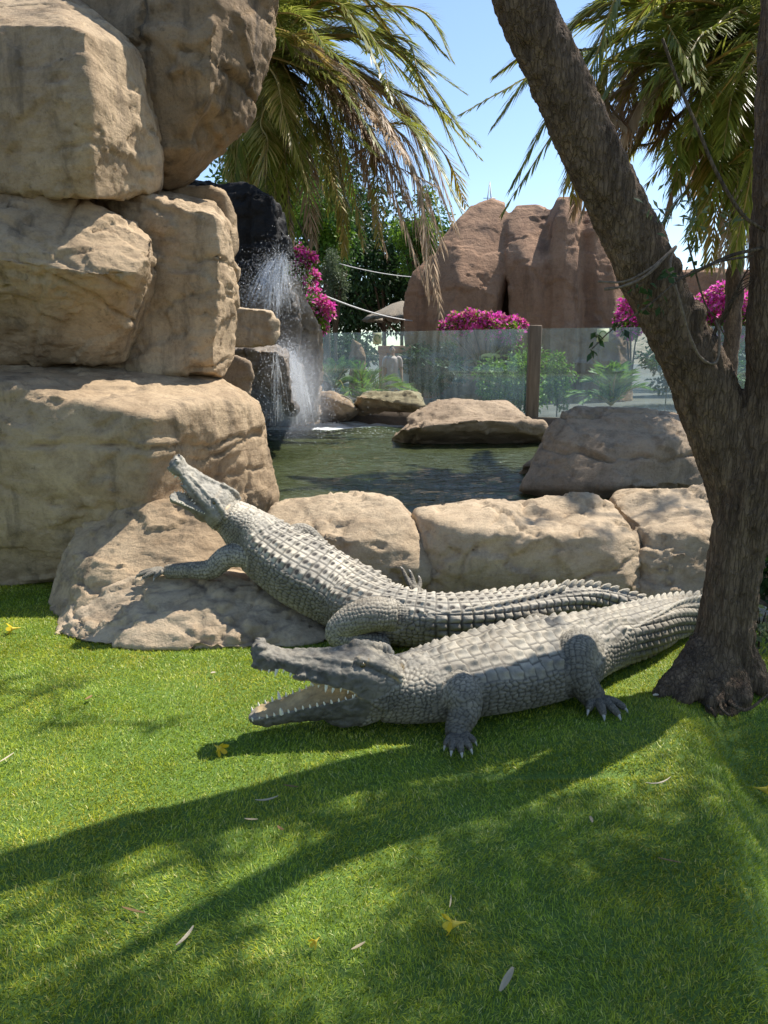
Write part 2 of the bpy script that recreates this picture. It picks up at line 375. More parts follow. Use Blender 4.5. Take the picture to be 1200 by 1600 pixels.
rock('boulder', 'huge dark stained boulder overhanging the top of the rock stack', [[
    (90, -260, 6.5), (330, -260, 6.2), (250, 60, 6.1), (335, 60, 6.05), (330, 150, 6.1), (300, 230, 6.3), (240, 240, 6.3), (245, 296, 6.7), (290, 288, 6.8), (318, 270, 6.9), (345, 238, 6.9), (385, 190, 6.9), (412, 115, 6.9), (427, 50, 6.9), (426, -60, 6.9), (415, -260, 7),
    (100, 20, 6.5), (120, -260, 8.6), (400, -260, 8.6), (420, 60, 8.2), (340, 240, 7.8), (240, 290, 7.8)]], 'rock_top', voxel=.03, smooth=6, amp=.09, freq=1.2, flake=.035, seed=5,
    cracks=[((270, 75, 6.15), (.25, 0, 1), .015, .05), ((380, 120, 6.5), (-.8, 0, .5), .02, .03, .7)])
rock('boulder', 'small tan block perched behind the tall squared block', [[
    (240, 296, 7.0), (330, 288, 7.0), (352, 300, 7.0), (366, 325, 7.1), (370, 385, 7.1), (362, 405, 7.0), (240, 400, 7.0), (250, 292, 8), (350, 296, 8), (368, 390, 8)]], voxel=.03, smooth=5, amp=.03, seed=6)
rock('stone', 'upper of two small rounded stones wedged beside the tall squared block', [[(352, 412, 7.1), (366, 408, 7.0), (374, 420, 7.1), (373, 438, 7.1), (360, 446, 7.0), (350, 440, 7.4), (356, 410, 7.5), (370, 420, 7.5)]], voxel=.014, smooth=5, amp=.01, seed=7, cat='stone')
rock('stone', 'lower of two small rounded stones wedged beside the tall squared block', [[(352, 447, 7.1), (366, 442, 7.0), (375, 455, 7.1), (372, 475, 7.1), (360, 486, 7.0), (350, 480, 7.4), (356, 445, 7.5), (372, 455, 7.5)]], voxel=.014, smooth=5, amp=.01, seed=8, cat='stone')
# waterfall rocks
rock('wet_cliff', 'black wet rock face at the head of the waterfall', [[
    (290, 276, 11.2), (380, 285, 11.0), (425, 312, 10.9), (437, 345, 10.8), (452, 378, 10.8), (452, 398, 10.8), (430, 432, 10.9), (400, 446, 11.0), (366, 448, 11.0), (300, 445, 11.0), (280, 280, 12.6), (430, 315, 12.4), (450, 395, 12.2), (370, 445, 12.4)]],
    'rock_black', voxel=.035, smooth=4, amp=.10, freq=1.3, flake=.035, seed=9, ridge=.05, cat='rock')
rock('wet_rock', 'brown wet rock under the black rock face with water running over it', [[
    (355, 440, 11.6), (440, 430, 11.6), (462, 470, 11.5), (470, 520, 11.4), (470, 600, 11.4), (300, 560, 11.3), (300, 450, 11.6), (450, 430, 13.5), (475, 600, 13.5), (300, 600, 13.5)]],
    'rock_wet', voxel=.04, smooth=5, amp=.1, freq=1.6, flake=.04, seed=10, cat='rock')
rock('wet_rock', 'tall grey stone right of the falling water, under pink flowers', [[
    (445, 430, 13.2), (462, 440, 13.2), (470, 480, 13.0), (500, 512, 13.0), (500, 600, 12.8), (490, 650, 12.8), (455, 660, 12.8), (446, 520, 13.0), (460, 440, 14.4), (500, 520, 14.4), (500, 660, 14.4), (450, 660, 14.4)]],
    'rock_grey', voxel=.035, smooth=5, amp=.07, freq=1.8, flake=.03, seed=11, ridge=.04, cat='rock')
rock('stone', 'flat tan slab jutting out over the lower waterfall', [[
    (340, 482, 8.4), (380, 480, 8.4), (424, 487, 8.4), (436, 502, 8.45), (436, 522, 8.45), (428, 540, 8.4), (370, 543, 8.4), (340, 540, 8.4), (350, 482, 9.2), (424, 488, 9.2), (434, 520, 9.2), (350, 540, 9.2)]],
    'rock_pale', voxel=.022, smooth=5, amp=.025, freq=2.2, seed=12, cat='stone')
rock('stone', 'rounded grey stone below the flat slab, behind the largest boulder', [[
    (335, 562, 7.9), (370, 552, 7.9), (392, 566, 7.9), (398, 590, 7.9), (388, 618, 7.9), (350, 640, 7.9), (345, 570, 8.6), (392, 580, 8.6), (385, 630, 8.6)]], 'rock_grey', voxel=.022, smooth=6, amp=.03, freq=2, seed=13, cat='stone')
rock('wet_rock', 'dark dripping rock at the foot of the waterfall', [[
    (360, 545, 9.6), (430, 545, 9.5), (445, 552, 9.5), (447, 600, 9.5), (462, 640, 9.5), gz(464, 668, .25), gz(400, 670, .2), gz(360, 670, .2), (360, 545, 11), (445, 550, 11), (465, 640, 11), gz(460, 650, .1)]],
    'rock_wet', voxel=.03, smooth=4, amp=.07, freq=2, flake=.03, seed=14, ridge=.04, cat='rock')
# far shore
rock('boulder', 'low wet brown boulder on the far shore beside the waterfall splash', [[
    gz(440, 655, .2), gz(520, 655, .2), gz(565, 652, .2), (480, 612, 14.6), (520, 610, 14.6), (548, 626, 14.4), (560, 640, 14.2), (490, 615, 15.6), (545, 625, 15.6), Vector((-1.0, 16.0, .1)), Vector((-2.4, 16.0, .1))]], 'rock_grey', voxel=.04, smooth=5, amp=.05, freq=1.6, seed=15)
rock('boulder', 'flat sunlit tan boulder on the far shore under the glass fence', [[
    gz(545, 652, .2), gz(660, 654, .2), (560, 620, 14.3), (590, 611, 14.6), (640, 612, 14.6), (662, 625, 14.5), (668, 640, 14.3), (570, 613, 15.6), (655, 615, 15.6), Vector((.8, 16, .1)), Vector((-.8, 16, .1))]], voxel=.035, smooth=4, amp=.06, freq=1.8, flake=.03, seed=16,
    cracks=[((600, 632, 14.3), (.15, 0, 1), .02, .05)])
rock('boulder', 'wide layered boulder in the middle of the pool, sunlit cap over a grey lower ledge', [
    [gz(606, 690, .2), gz(640, 706, .1), gz(740, 708, .1), gz(850, 704, .1), (622, 672, 10.9), (660, 660, 11.0), (760, 655, 10.9), (848, 660, 11.2), (856, 680, 11.2), (640, 660, 12.6), (850, 662, 12.6), Vector((2.8, 13, .1)), Vector((.2, 13, .1))],
    [(632, 656, 11.3), (660, 632, 11.6), (700, 622, 11.8), (760, 624, 11.8), (800, 638, 11.7), (826, 656, 11.5), (640, 668, 11.2), (820, 672, 11.2), (680, 625, 12.8), (790, 630, 12.8), (830, 665, 12.8)]],
    'rock_grey', voxel=.032, smooth=5, amp=.05, freq=1.5, flake=.025, seed=17)
rock('stone', 'small stone at the water edge between the layered boulder and the broad grey boulder', [[
    gz(806, 752, .2), gz(850, 745, .2), (816, 728, 8.2), (840, 712, 8.4), (870, 712, 8.5), (870, 740, 8.3), (850, 715, 9), gz(860, 730, .1)]], 'rock_grey', voxel=.025, smooth=5, amp=.03, freq=2, seed=18, cat='stone')
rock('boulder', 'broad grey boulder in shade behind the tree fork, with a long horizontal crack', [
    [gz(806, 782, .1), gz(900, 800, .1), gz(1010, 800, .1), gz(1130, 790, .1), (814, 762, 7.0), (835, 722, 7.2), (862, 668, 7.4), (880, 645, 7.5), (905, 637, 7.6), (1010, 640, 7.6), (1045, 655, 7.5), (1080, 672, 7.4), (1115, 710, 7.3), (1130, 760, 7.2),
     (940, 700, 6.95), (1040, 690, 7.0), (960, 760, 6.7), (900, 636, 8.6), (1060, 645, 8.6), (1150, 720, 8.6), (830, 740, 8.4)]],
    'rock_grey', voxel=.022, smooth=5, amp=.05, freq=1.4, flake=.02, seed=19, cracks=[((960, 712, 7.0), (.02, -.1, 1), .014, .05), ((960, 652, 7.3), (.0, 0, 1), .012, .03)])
# row of boulders between lawn and pool
rock('boulder', 'rounded tan boulder behind the basking crocodile back, between pool and lawn', [[
    gz(430, 905), gz(560, 935), gz(690, 938), (412, 812, 5.05), (425, 788, 5.2), (450, 774, 5.3), (520, 768, 5.3), (585, 772, 5.3), (622, 785, 5.15), (645, 820, 5.0), (664, 862, 4.9), (680, 905, 4.85), (450, 842, 4.84), (500, 838, 4.78), (560, 842, 4.76), (630, 852, 4.82), (560, 900, 4.72),
    (430, 790, 5.9), (610, 785, 5.9), Vector((.5, 6.0, 0)), Vector((-1, 6.0, 0))]], 'rock_pale', voxel=.02, smooth=7, amp=.035, freq=1.7, flake=.022, fine=.005, seed=20)
rock('boulder', 'widest tan boulder of the low row, sunlit crust hanging over a shaded face', [
    [gz(668, 936), gz(780, 938), gz(1010, 945), (648, 800, 5.2), (690, 792, 5.3), (770, 780, 5.35), (850, 768, 5.4), (930, 778, 5.35), (965, 800, 5.2), (990, 835, 5.05), (1008, 890, 4.9), (1008, 930, 4.85), (690, 822, 4.88), (720, 830, 4.80), (800, 836, 4.74), (930, 838, 4.76), (985, 850, 4.88), (720, 920, 4.78), (900, 920, 4.70),
    (670, 800, 6.0), (940, 785, 6.0), Vector((2.0, 6.1, 0)), Vector((.3, 6.1, 0))]], 'rock_pale', voxel=.02, smooth=7, amp=.05, freq=1.5, flake=.026, fine=.005, seed=21,
    cracks=[((780, 798, 5.1), (.0, -.2, 1), .01, .03), ((930, 895, 4.75), (-.25, 0, 1), .01, .03, .4)])
rock('boulder', 'tan boulder at the end of the low row, half hidden by the tree trunk', [[
    gz(1004, 945), gz(1100, 950), gz(1230, 950), (955, 782, 5.4), (1000, 765, 5.5), (1050, 757, 5.5), (1120, 758, 5.5), (1180, 790, 5.4), (1012, 828, 4.92), (1010, 930, 4.85), (1080, 832, 4.8), (1150, 838, 4.82), (1230, 900, 4.9),
    (970, 775, 6.2), (1140, 765, 6.2), Vector((3.4, 6.2, 0)), Vector((1.8, 6.2, 0))]], 'rock_pale', voxel=.02, smooth=7, amp=.05, freq=1.7, flake=.03, fine=.006, seed=22, cracks=[((1060, 812, 4.9), (-.2, 0, 1), .012, .02, .35)])
# rocks the basking crocodile lies on
rock('boulder', 'tan boulder under the raised head of the basking crocodile, against the largest boulder', [[
    gz(70, 945), gz(120, 985), gz(300, 960), (92, 880, 4.75), (120, 830, 4.85), (160, 798, 4.9), (195, 787, 4.9), (305, 782, 4.9), (330, 800, 4.85), (345, 850, 4.7), (200, 850, 4.6), (170, 880, 4.5), (300, 880, 4.5), (420, 840, 5.0), (410, 900, 4.6), gz(460, 950),
    (190, 785, 5.5), (400, 800, 5.5), gz(100, 910), gz(440, 900)]], 'rock', voxel=.018, smooth=6, amp=.03, freq=2.0, flake=.022, fine=.005, seed=23)
rock('rock_slab', 'low pale rock slab at the lawn edge under the basking crocodile', [[
    gz(84, 992), gz(130, 1004), gz(230, 1014), gz(330, 1016), gz(430, 1012), gz(500, 1004), gz(530, 998), (118, 955, 4.25), (160, 925, 4.3), (205, 900, 4.4), (300, 890, 4.42), (345, 893, 4.38), (392, 920, 4.3), (440, 960, 4.2), (490, 985, 4.08), (330, 930, 4.2), (200, 940, 4.2), (250, 985, 4.02), (380, 985, 4.0),
    (215, 880, 4.9), (400, 880, 4.9), (520, 950, 4.7), gz(100, 930)], [(345, 893, 4.36), (400, 905, 4.36), (450, 930, 4.3), (505, 968, 4.2), gz(520, 1002), gz(440, 1008), (392, 925, 4.28), (400, 880, 4.9), (520, 940, 4.7)]], 'rock_pale', voxel=.016, smooth=4, amp=.03, freq=2.2, flake=.02, fine=.006, seed=24, cat='rock',
    cracks=[((240, 935, 4.3), (-.35, .5, 1), .01, .02, .35), ((370, 960, 4.15), (.6, 0, 1), .01, .02, .4)])
# ---------------------------------------------------------------- crocodiles
def loft(P, S, U, sec):
    """sec: list of (k,2) section points (side, up) per station; all the same length"""
    n = len(P); k = len(sec[0]); co = []
    for i in range(n): co.append(P[i]+sec[i][:, :1]*S[i]+sec[i][:, 1:]*U[i])
    co = np.vstack(co+[(P[0]+sec[0].mean(0)[0]*S[0]+sec[0].mean(0)[1]*U[0])[None], (P[-1]+sec[-1].mean(0)[0]*S[-1]+sec[-1].mean(0)[1]*U[-1])[None]])
    j = np.arange(k); j2 = (j+1) % k; f = []
    for i in range(n-1): f.append(np.c_[i*k+j, i*k+j2, (i+1)*k+j2, (i+1)*k+j])
    b = n*k
    tri = np.vstack([np.c_[np.full(k, b), j2, j], np.c_[np.full(k, b+1), (n-1)*k+j, (n-1)*k+j2]])
    me = mesh_np('loft', co, [np.vstack(f), tri])
    bm = bmesh.new(); bm.from_mesh(me); bmesh.ops.recalc_face_normals(bm, faces=bm.faces); bm.to_mesh(me); bm.free()
    return me
def ell_sec(w, hu, hd, n=36, e=2.4):
    th = np.linspace(0, 2*np.pi, n, endpoint=False); c, s = np.cos(th), np.sin(th)
    x = w*np.sign(c)*np.abs(c)**(2/e); z = np.where(s > 0, hu, hd)*np.sign(s)*np.abs(s)**(2/e)
    return np.c_[x, z]
def jaw_sec(w, top, bot, trough_top=0.0, arch_bot=0.0, n=18):
    x = w*np.cos(np.linspace(0, np.pi, n)); q = 1-(x/max(w, 1e-6))**2
    up = np.c_[x, top*np.clip(q, 0, 1)**.32 - trough_top*q if top > 0 and trough_top == 0 else top-trough_top*q**.8]
    lo = np.c_[x[::-1][1:-1], (bot*np.clip(q[::-1][1:-1], 0, 1)**.4 if arch_bot == 0 else bot+arch_bot*q[::-1][1:-1])]
    return np.vstack([up, lo])
def ellipsoid(c, ax, rad, n=12):
    bm = bmesh.new(); bmesh.ops.create_icosphere(bm, subdivisions=3, radius=1)
    A = np.array([list(a) for a in ax]); c = np.array(list(c))
    for v in bm.verts: v.co = Vector(c+(np.array(v.co)*rad)@A)
    bmesh.ops.recalc_face_normals(bm, faces=bm.faces)
    me = bpy.data.meshes.new('e'); bm.to_mesh(me); bm.free(); return me
def cone_me(L=1.0, r=.3, bend=.25, sides=6):
    co = []; f = []; R = [1, .85, .55, .0]
    for i, q in enumerate((0, .35, .7, 1)):
        for j in range(sides): co.append((r*R[i]*math.cos(6.283*j/sides)+bend*q*q, r*R[i]*math.sin(6.283*j/sides), q*L))
    for i in range(3):
        for j in range(sides): f.append((i*sides+j, i*sides+(j+1) % sides, (i+1)*sides+(j+1) % sides, (i+1)*sides+j))
    return mesh_np('cone', co, np.array(f))
def orient(o, pos, zdir, xdir, sc):
    z = Vector(zdir).normalized(); x = Vector(xdir); x = (x-z*x.dot(z)).normalized(); y = z.cross(x)
    m = Matrix((x, y, z)).transposed().to_4x4()
    sc = (sc, sc, sc) if not hasattr(sc, '__len__') else sc
    return Matrix.Translation(Vector(pos)) @ m @ Matrix.Diagonal((*sc, 1))
def piece(name, me, mat, parent, mtx):
    o = link(name, me, mat); o.parent = parent; o.matrix_parent_inverse = Matrix.Translation(-parent.location); o.matrix_basis = mtx
    return o

t = NT('crocodile_hide'); ca = t.attr('col').outputs['Color']; v = t.coord(); n = t.noise(v, 70, 6, .65); n2 = t.noise(v, 260, 3, .6); n0 = t.noise(v, 7, 5, .6)
c = t.mix(.9, ca, t.ramp(n0, [(.3, (.6, .59, .58)), (.5, (.95, .95, .94)), (.7, (1.28, 1.24, 1.16))]), 'MULTIPLY'); n4 = t.noise(v, 2.6, 6, .7); c = t.mix(t.math('MULTIPLY', t.ramp(n4, [(.5, (0, 0, 0)), (.68, (1, 1, 1))]), .4), c, G3(.20, .16, .11))
c = t.mix(.6, c, t.ramp(n, [(.3, (.7, .7, .7)), (.7, (1.22, 1.22, 1.22))]), 'MULTIPLY')
t.set(Base_Color=c, Roughness=t.ramp(n, [(.3, (.55,)*3), (.7, (.8,)*3)]), Normal=t.bump(t.math('ADD', n, t.math('MULTIPLY', n2, .4)), .5, .0035)); t.b.inputs['Specular IOR Level'].default_value = .35
M['hide'] = t.m
t = NT('tooth_ivory'); n = t.noise(t.coord(), 90, 4); t.set(Base_Color=t.ramp(n, [(.3, (.62, .55, .40)), (.7, (.80, .76, .64))]), Roughness=.4); M['tooth'] = t.m
t = NT('claw_horn'); n = t.noise(t.coord(), 60, 4); t.set(Base_Color=t.ramp(n, [(.3, (.22, .2, .17)), (.7, (.5, .47, .4))]), Roughness=.5); M['claw'] = t.m
t = NT('eye_gold'); n = t.noise(t.coord(), 200, 3); t.set(Base_Color=t.ramp(n, [(.4, (.03, .025, .012)), (.6, (.12, .09, .03))]), Roughness=.12); M['eye'] = t.m
t = NT('nostril_dark'); n = t.noise(t.coord(), 80, 3); t.set(Base_Color=t.ramp(n, [(.4, (.02, .019, .018)), (.6, (.04, .038, .035))]), Roughness=.6); M['nostril'] = t.m
CONE = {'tooth': cone_me(1, .26, .12), 'claw': cone_me(1, .3, -.35)}
CONE['tooth'].materials.append(M['tooth']); CONE['claw'].materials.append(M['claw'])
def fin_me():
    # thick back-swept plate, along x, height z
    prof = [(-.55, -.4), (-.42, .30), (-.05, .72), (.42, 1.0), (.66, .92), (.60, .35), (.5, -.4)]
    co = []; th = [.2, .26, .2, .09, .06, .2, .22]
    for s in (1, -1): co += [(x, s*h, z) for (x, z), h in zip(prof, th)]
    k = len(prof); f4 = [(i, (i+1) % k, (i+1) % k+k, i+k) for i in range(k)]
    tri = [(0, i, i+1) for i in range(1, k-1)]+[(k, k+i+1, k+i) for i in range(1, k-1)]
    me = mesh_np('fin', co, [np.array(f4), np.array(tri)])
    bm = bmesh.new(); bm.from_mesh(me); bmesh.ops.recalc_face_normals(bm, faces=bm.faces); bm.to_mesh(me); bm.free(); return me
FIN = fin_me()

def crocodile(label, group, spine, up0, head, legs, pal, voxel=.0055, crest=None, tail_from=0, row=.055, seed=0):
    """spine: rows (x,y,z,w,hu,hd) from the neck to the tail tip; head: dict joint, up_tip, low_tip, up; legs: list of dict(chain=[(Vector,r)], digits=[[(Vector,r)..]])"""
    root = empty('crocodile', (spine[2][0], spine[2][1], 0)); tag(root, label, 'crocodile', group)
    meshes = []; chains = []      # chain: (kind, P, R, extra)
    A = catmull(spine, 240); P = A[:, :3]
    ds = np.r_[0, np.cumsum(np.linalg.norm(np.diff(P, axis=0), axis=1))]; tot = ds[-1]
    si = np.linspace(0, tot, 240); A = np.stack([np.interp(si, ds, A[:, k]) for k in range(6)], 1); P = A[:, :3]
    T = np.gradient(P, axis=0); T /= np.linalg.norm(T, axis=1)[:, None]
    U = np.array(up0, float)[None]-T*(T@np.array(up0, float))[:, None]; U /= np.linalg.norm(U, axis=1)[:, None]; S = np.cross(T, U)
    meshes.append(loft(P, S, U, [ell_sec(max(a[3], .004), max(a[4], .004), max(a[5], .004)) for a in A]))
    chains.append(('spine', P, A[:, 3:6].mean(1), None))
    # head
    J = np.array(head['joint']); Lu = np.linalg.norm(np.array(head['up_tip'])-J); fu = (np.array(head['up_tip'])-J)/Lu
    Ll = np.linalg.norm(np.array(head['low_tip'])-J); fl = (np.array(head['low_tip'])-J)/Ll
    hv = np.array(head['up'], float); sv = np.cross(fu, hv); sv /= np.linalg.norm(sv); uu = np.cross(sv, fu); ul = np.cross(sv, fl); ul /= np.linalg.norm(ul)
    Wd = head.get('wide', 1.0)
    sk = np.array([(-.14, .17, .09, -.15), (0, .235, .135, -.14), (.10, .25, .155, -.11), (.20, .235, .165, -.085), (.30, .205, .135, -.065), (.42, .178, .098, -.07), (.55, .15, .075, -.078), (.67, .122, .066, -.06), (.77, .098, .06, -.045), (.85, .108, .066, -.058), (.93, .106, .082, -.05), (.98, .08, .075, -.03), (1.0, .04, .055, -.005)])
    sk = catmull(sk, 60); sk[:, 1] *= Wd
    meshes.append(loft(J+fu*(sk[:, :1]*Lu), np.repeat(sv[None], 60, 0), np.repeat(uu[None], 60, 0), [jaw_sec(a[1]*Lu, a[2]*Lu, a[3]*Lu, 0, .035*Lu) for a in sk]))
    lj = np.array([(-.12, .18, .0, -.20), (0, .225, .03, -.26), (.12, .228, .035, -.275), (.26, .205, .035, -.25), (.4, .175, .03, -.205), (.55, .142, .028, -.155), (.7, .118, .028, -.12), (.82, .102, .03, -.10), (.92, .092, .03, -.08), (.97, .065, .022, -.055), (1.0, .025, .01, -.02)])
    lj = catmull(lj, 60); lj[:, 1] *= Wd
    meshes.append(loft(J+fl*(lj[:, :1]*Ll), np.repeat(sv[None], 60, 0), np.repeat(ul[None], 60, 0), [jaw_sec(a[1]*Ll, a[2]*Ll, a[3]*Ll, .055*Ll*min(1, max(0, (1-a[0])*5)), 0) for a in lj]))
    def up(t, s, u): return Vector(J+(fu*t+sv*s*Wd+uu*u)*Lu)
    def lo(t, s, u): return Vector(J+(fl*t+sv*s*Wd+ul*u)*Ll)
    meshes.append(hull([up(-.1, .15, -.02), up(-.1, -.15, -.02), lo(-.1, .15, -.1), lo(-.1, -.15, -.1), up(.06, .19, -.09), up(.06, -.19, -.09), lo(.06, .18, .0), lo(.06, -.18, .0), up(.0, 0, 0), lo(.08, 0, -.05), up(.08, 0, -.08)]))
    for s in (1, -1):
        meshes.append(hull([up(.0, s*.235, -.06), up(.0, s*.16, -.06), up(.20, s*.225, -.075), up(.17, s*.19, -.075), lo(.0, s*.225, -.02), lo(.0, s*.16, -.02), lo(.20, s*.215, -.0), lo(.17, s*.18, -.0), up(.04, s*.245, -.1), lo(.04, s*.235, .0)]))
        ax = (fu, sv, uu)
        meshes.append(ellipsoid(up(.235, s*.125, .135), ax, (.062*Lu, .048*Lu, .055*Lu)))           # brow
        meshes.append(ellipsoid(up(.945, s*.04, .075), ax, (.045*Lu, .035*Lu, .03*Lu)))              # nose bump
        meshes.append(tube([up(.20, s*.14, .15), up(.10, s*.165, .145), up(.0, s*.185, .13), up(-.07, s*.19, .09)], [.04*Lu, .038*Lu, .036*Lu, .022*Lu], 10))  # ear flap ridge
        meshes.append(tube([up(.30, s*.13, .11), up(.42, s*.09, .09), up(.56, s*.06, .068), up(.7, s*.05, .055)], [.028*Lu, .026*Lu, .024*Lu, .018*Lu], 8))   # snout ridges
        for tt in (.38, .52, .64, .86, .93): meshes.append(ellipsoid(up(tt, s*(.178-.12*(tt-.38) if tt < .8 else .095), -.045), ax, (.06*Lu, .012*Lu, .03*Lu)))   # wavy lip
    meshes.append(ellipsoid(lo(.2, 0, -.17), (fl, sv, ul), (.30*Ll, .18*Ll*Wd, .12*Ll)))              # throat pouch
    meshes.append(ellipsoid(lo(.35, 0, -.03), (fl, sv, ul), (.28*Ll, .10*Ll, .035*Ll)))                # tongue
    meshes.append(hull([up(-.14, .16, .06), up(-.14, -.16, .06), up(-.02, .2, .08), up(-.02, -.2, .08), up(-.14, .16, -.14), up(-.14, -.16, -.14), Vector(P[8]+S[8]*A[8, 3]*.8), Vector(P[8]-S[8]*A[8, 3]*.8), Vector(P[8]+U[8]*A[8, 4]*.8), Vector(P[8]-U[8]*A[8, 5]*.8), lo(.0, .17, -.12), lo(.0, -.17, -.12)]))
    tt = np.linspace(-.1, 1, 40)
    chains.append(('upper', J+fu*(tt*Lu)[:, None], np.interp(tt, sk[:, 0], sk[:, 1])*Lu*.75, None))
    chains.append(('lower', J+fl*(tt*Ll)[:, None]-ul*.05*Ll, np.interp(tt, lj[:, 0], lj[:, 1])*Ll*.75, None))
    claws = []
    for lg in legs:
        B = np.array([list(p)+[r] for p, r in lg['chain']]); B = catmull(B, 40)
        meshes.append(tube(B[:, :3], B[:, 3], 14)); chains.append(('leg', B[:, :3], B[:, 3], None))
        for dg in lg['digits']:
            D = np.array([list(p)+[r] for p, r in dg]); D = catmull(D, 14)
            meshes.append(tube(D[:, :3], D[:, 3], 10)); chains.append(('digit', D[:, :3], D[:, 3], None))
            claws.append((D[-1, :3], D[-1, :3]-D[-3, :3], D[-1, 3]))
    me = remeshed(meshes, voxel, 3, .5)
    co = get_co(me); no = get_no(me); N = len(co)
    # nearest chain
    best = np.full(N, 1e9); second = np.full(N, 1e9); bc = np.zeros(N, int); bi = np.zeros(N, int)
    for ci, (kind, cp, cr, _) in enumerate(chains):
        db = np.full(N, 1e9); di = np.zeros(N, int)
        for a in range(0, N, 20000):
            d = np.linalg.norm(co[a:a+20000, None]-cp[None], axis=2)/cr[None]; k = d.argmin(1)
            db[a:a+20000] = d[np.arange(len(k)), k]; di[a:a+20000] = k
        m = db < best; second = np.where(m, best, np.minimum(second, db)); bc = np.where(m, ci, bc); bi = np.where(m, di, bi); best = np.where(m, db, best)
    fade = sst(0, .25, second-best)
    disp = np.zeros(N); dark = np.zeros(N); lum = np.ones(N); col = np.zeros((N, 3))
    rsd = np.random.RandomState(seed)
    body = np.array(pal['side'])[None]*np.ones((N, 1))
    # --- spine
    m = np.where(bc == 0)[0]; i = bi[m]; r = co[m]-P[i]; s = si[i]+(r*T[i]).sum(1); x = (r*S[i]).sum(1); z = (r*U[i]).sum(1)
    w_, hu_, hd_ = A[i, 3], A[i, 4], A[i, 5]; ang = np.arctan2(x/w_, z/hu_); rad = (w_+hu_)/2; arc = ang*rad
    q = s/tot; tail = sst(tail_from, tail_from+.06, q); neck = sst(.11, .05, q)
    ncol = 3.0-1.0*tail; cwid = np.maximum(.80*w_*(1-.1*tail)/ncol*1.12, .018)
    wob = pal['wob']*noise3(np.c_[s*7, arc*7, s*0+seed]); rsh = pal['wob']*1.3*(_perm[(np.floor(s/row).astype(int)*17+seed) & 255]/255-.5)*(1-tail); cu = s/row+.08*np.sin(arc*9)+wob; cv = arc/cwid+(wob*.8+rsh)*(1-tail); rnk = .35+.65*_perm[(np.floor(cu).astype(int)*11+np.floor(cv).astype(int)*29+seed) & 255]/255; fu_ = cu-np.floor(cu); fv_ = cv-np.floor(cv)
    dm = sst(ncol+.12, ncol-.12, np.abs(cv))*(1-neck)
    eu = np.minimum(fu_, 1-fu_); ev = np.minimum(fv_, 1-fv_)
    plate = sst(0, .13, eu)*sst(0, .12, ev)
    keel = np.exp(-((fv_-.5)/.17)**2)*sst(.05, .8, fu_)*sst(1.0, .9, fu_)
    szs = row/.055
    hd = (.0045*plate*(.6+.4*rnk)+.0145*pal['keel']*keel*rnk*(1-.35*tail))*szs
    spot = np.exp(-(((fv_-.5)/.28)**2+((fu_-.30)/.27)**2)); hd -= .004*spot*szs*pal['spot']
    cs = .030*szs
    jit = .25*noise3(np.c_[s*9, arc*9, s*0])
    f1, f2, idc = vor2(s/cs+jit, arc/(cs*.92)+jit, .7, seed); fl_h = (.0065*sst(0, .30, f2-f1)+.004*(1-f1))*szs
    tv = arc/(.042*szs); ftv = tv-np.floor(tv); tp = sst(0, .2, eu)*sst(0, .12, np.minimum(ftv, 1-ftv))
    tl_h = (.010*tp+.010*np.exp(-((ftv-.5)/.25)**2)*sst(.1, .8, fu_)*sst(1, .92, fu_))*szs
    g1, g2, idn = vor2(s/(.02*szs), arc/(.022*szs), .8, seed+5); nk_h = (.0065*sst(0, .3, g2-g1))*szs
    b1, b2, idb = vor2(s/(.05*szs), arc/(.055*szs), .5, seed+9); nb = sst(.5, .2, np.abs(arc)/np.maximum(w_, .05))*sst(0, .3, b2-b1)
    side = fl_h*(1-tail)+tl_h*tail
    side = side*(1-neck)+(nk_h*(1-nb*.6)+.011*nb*szs)*neck
    disp[m] = hd*dm+side*(1-dm)
    gr = (1-plate)*dm+(1-dm)*((1-sst(0, .25, f2-f1))*(1-tail)+(1-tp)*tail)*(1-neck)+neck*(1-dm)*(1-sst(0, .3, g2-g1))*(1-nb)
    dark[m] = gr*.8
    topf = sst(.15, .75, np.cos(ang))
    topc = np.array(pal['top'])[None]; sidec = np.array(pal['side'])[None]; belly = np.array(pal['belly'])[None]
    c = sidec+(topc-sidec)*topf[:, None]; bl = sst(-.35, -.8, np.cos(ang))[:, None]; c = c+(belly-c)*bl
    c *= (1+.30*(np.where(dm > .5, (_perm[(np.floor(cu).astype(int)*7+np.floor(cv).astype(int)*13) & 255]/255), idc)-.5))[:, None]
    sp = np.clip(spot*2.4-.65, 0, 1)*dm*pal['spot']; c = c*(1-sp[:, None])+np.array(pal['pit'])[None]*sp[:, None]  # dark spots: pigment with the shade of the keel hollows painted in
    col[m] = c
    # --- limbs
    for ci, (kind, cp, cr, _) in enumerate(chains):
        if kind not in ('leg', 'digit'): continue
        m = np.where(bc == ci)[0]
        if not len(m): continue
        Tn = np.gradient(cp, axis=0); Tn /= np.linalg.norm(Tn, axis=1)[:, None]+1e-9; sl = np.r_[0, np.cumsum(np.linalg.norm(np.diff(cp, axis=0), axis=1))]
        i = bi[m]; r = co[m]-cp[i]; s = sl[i]+(r*Tn[i]).sum(1)
        ref = np.array([.3, .8, .2]); e1 = ref-Tn[i]*(Tn[i]@ref)[:, None]; e1 /= np.linalg.norm(e1, axis=1)[:, None]; e2 = np.cross(Tn[i], e1)
        an = np.arctan2((r*e1).sum(1), (r*e2).sum(1)); arc = an*cr[i]
        k1 = (.017 if kind == 'leg' else .010)*szs; k2 = (.024 if kind == 'leg' else .016)*szs
        jn = .35*noise3(co[m]*22+3)
        f1, f2, idl = vor2(s/k1+jn, arc/k2+jn, .55, seed+ci)
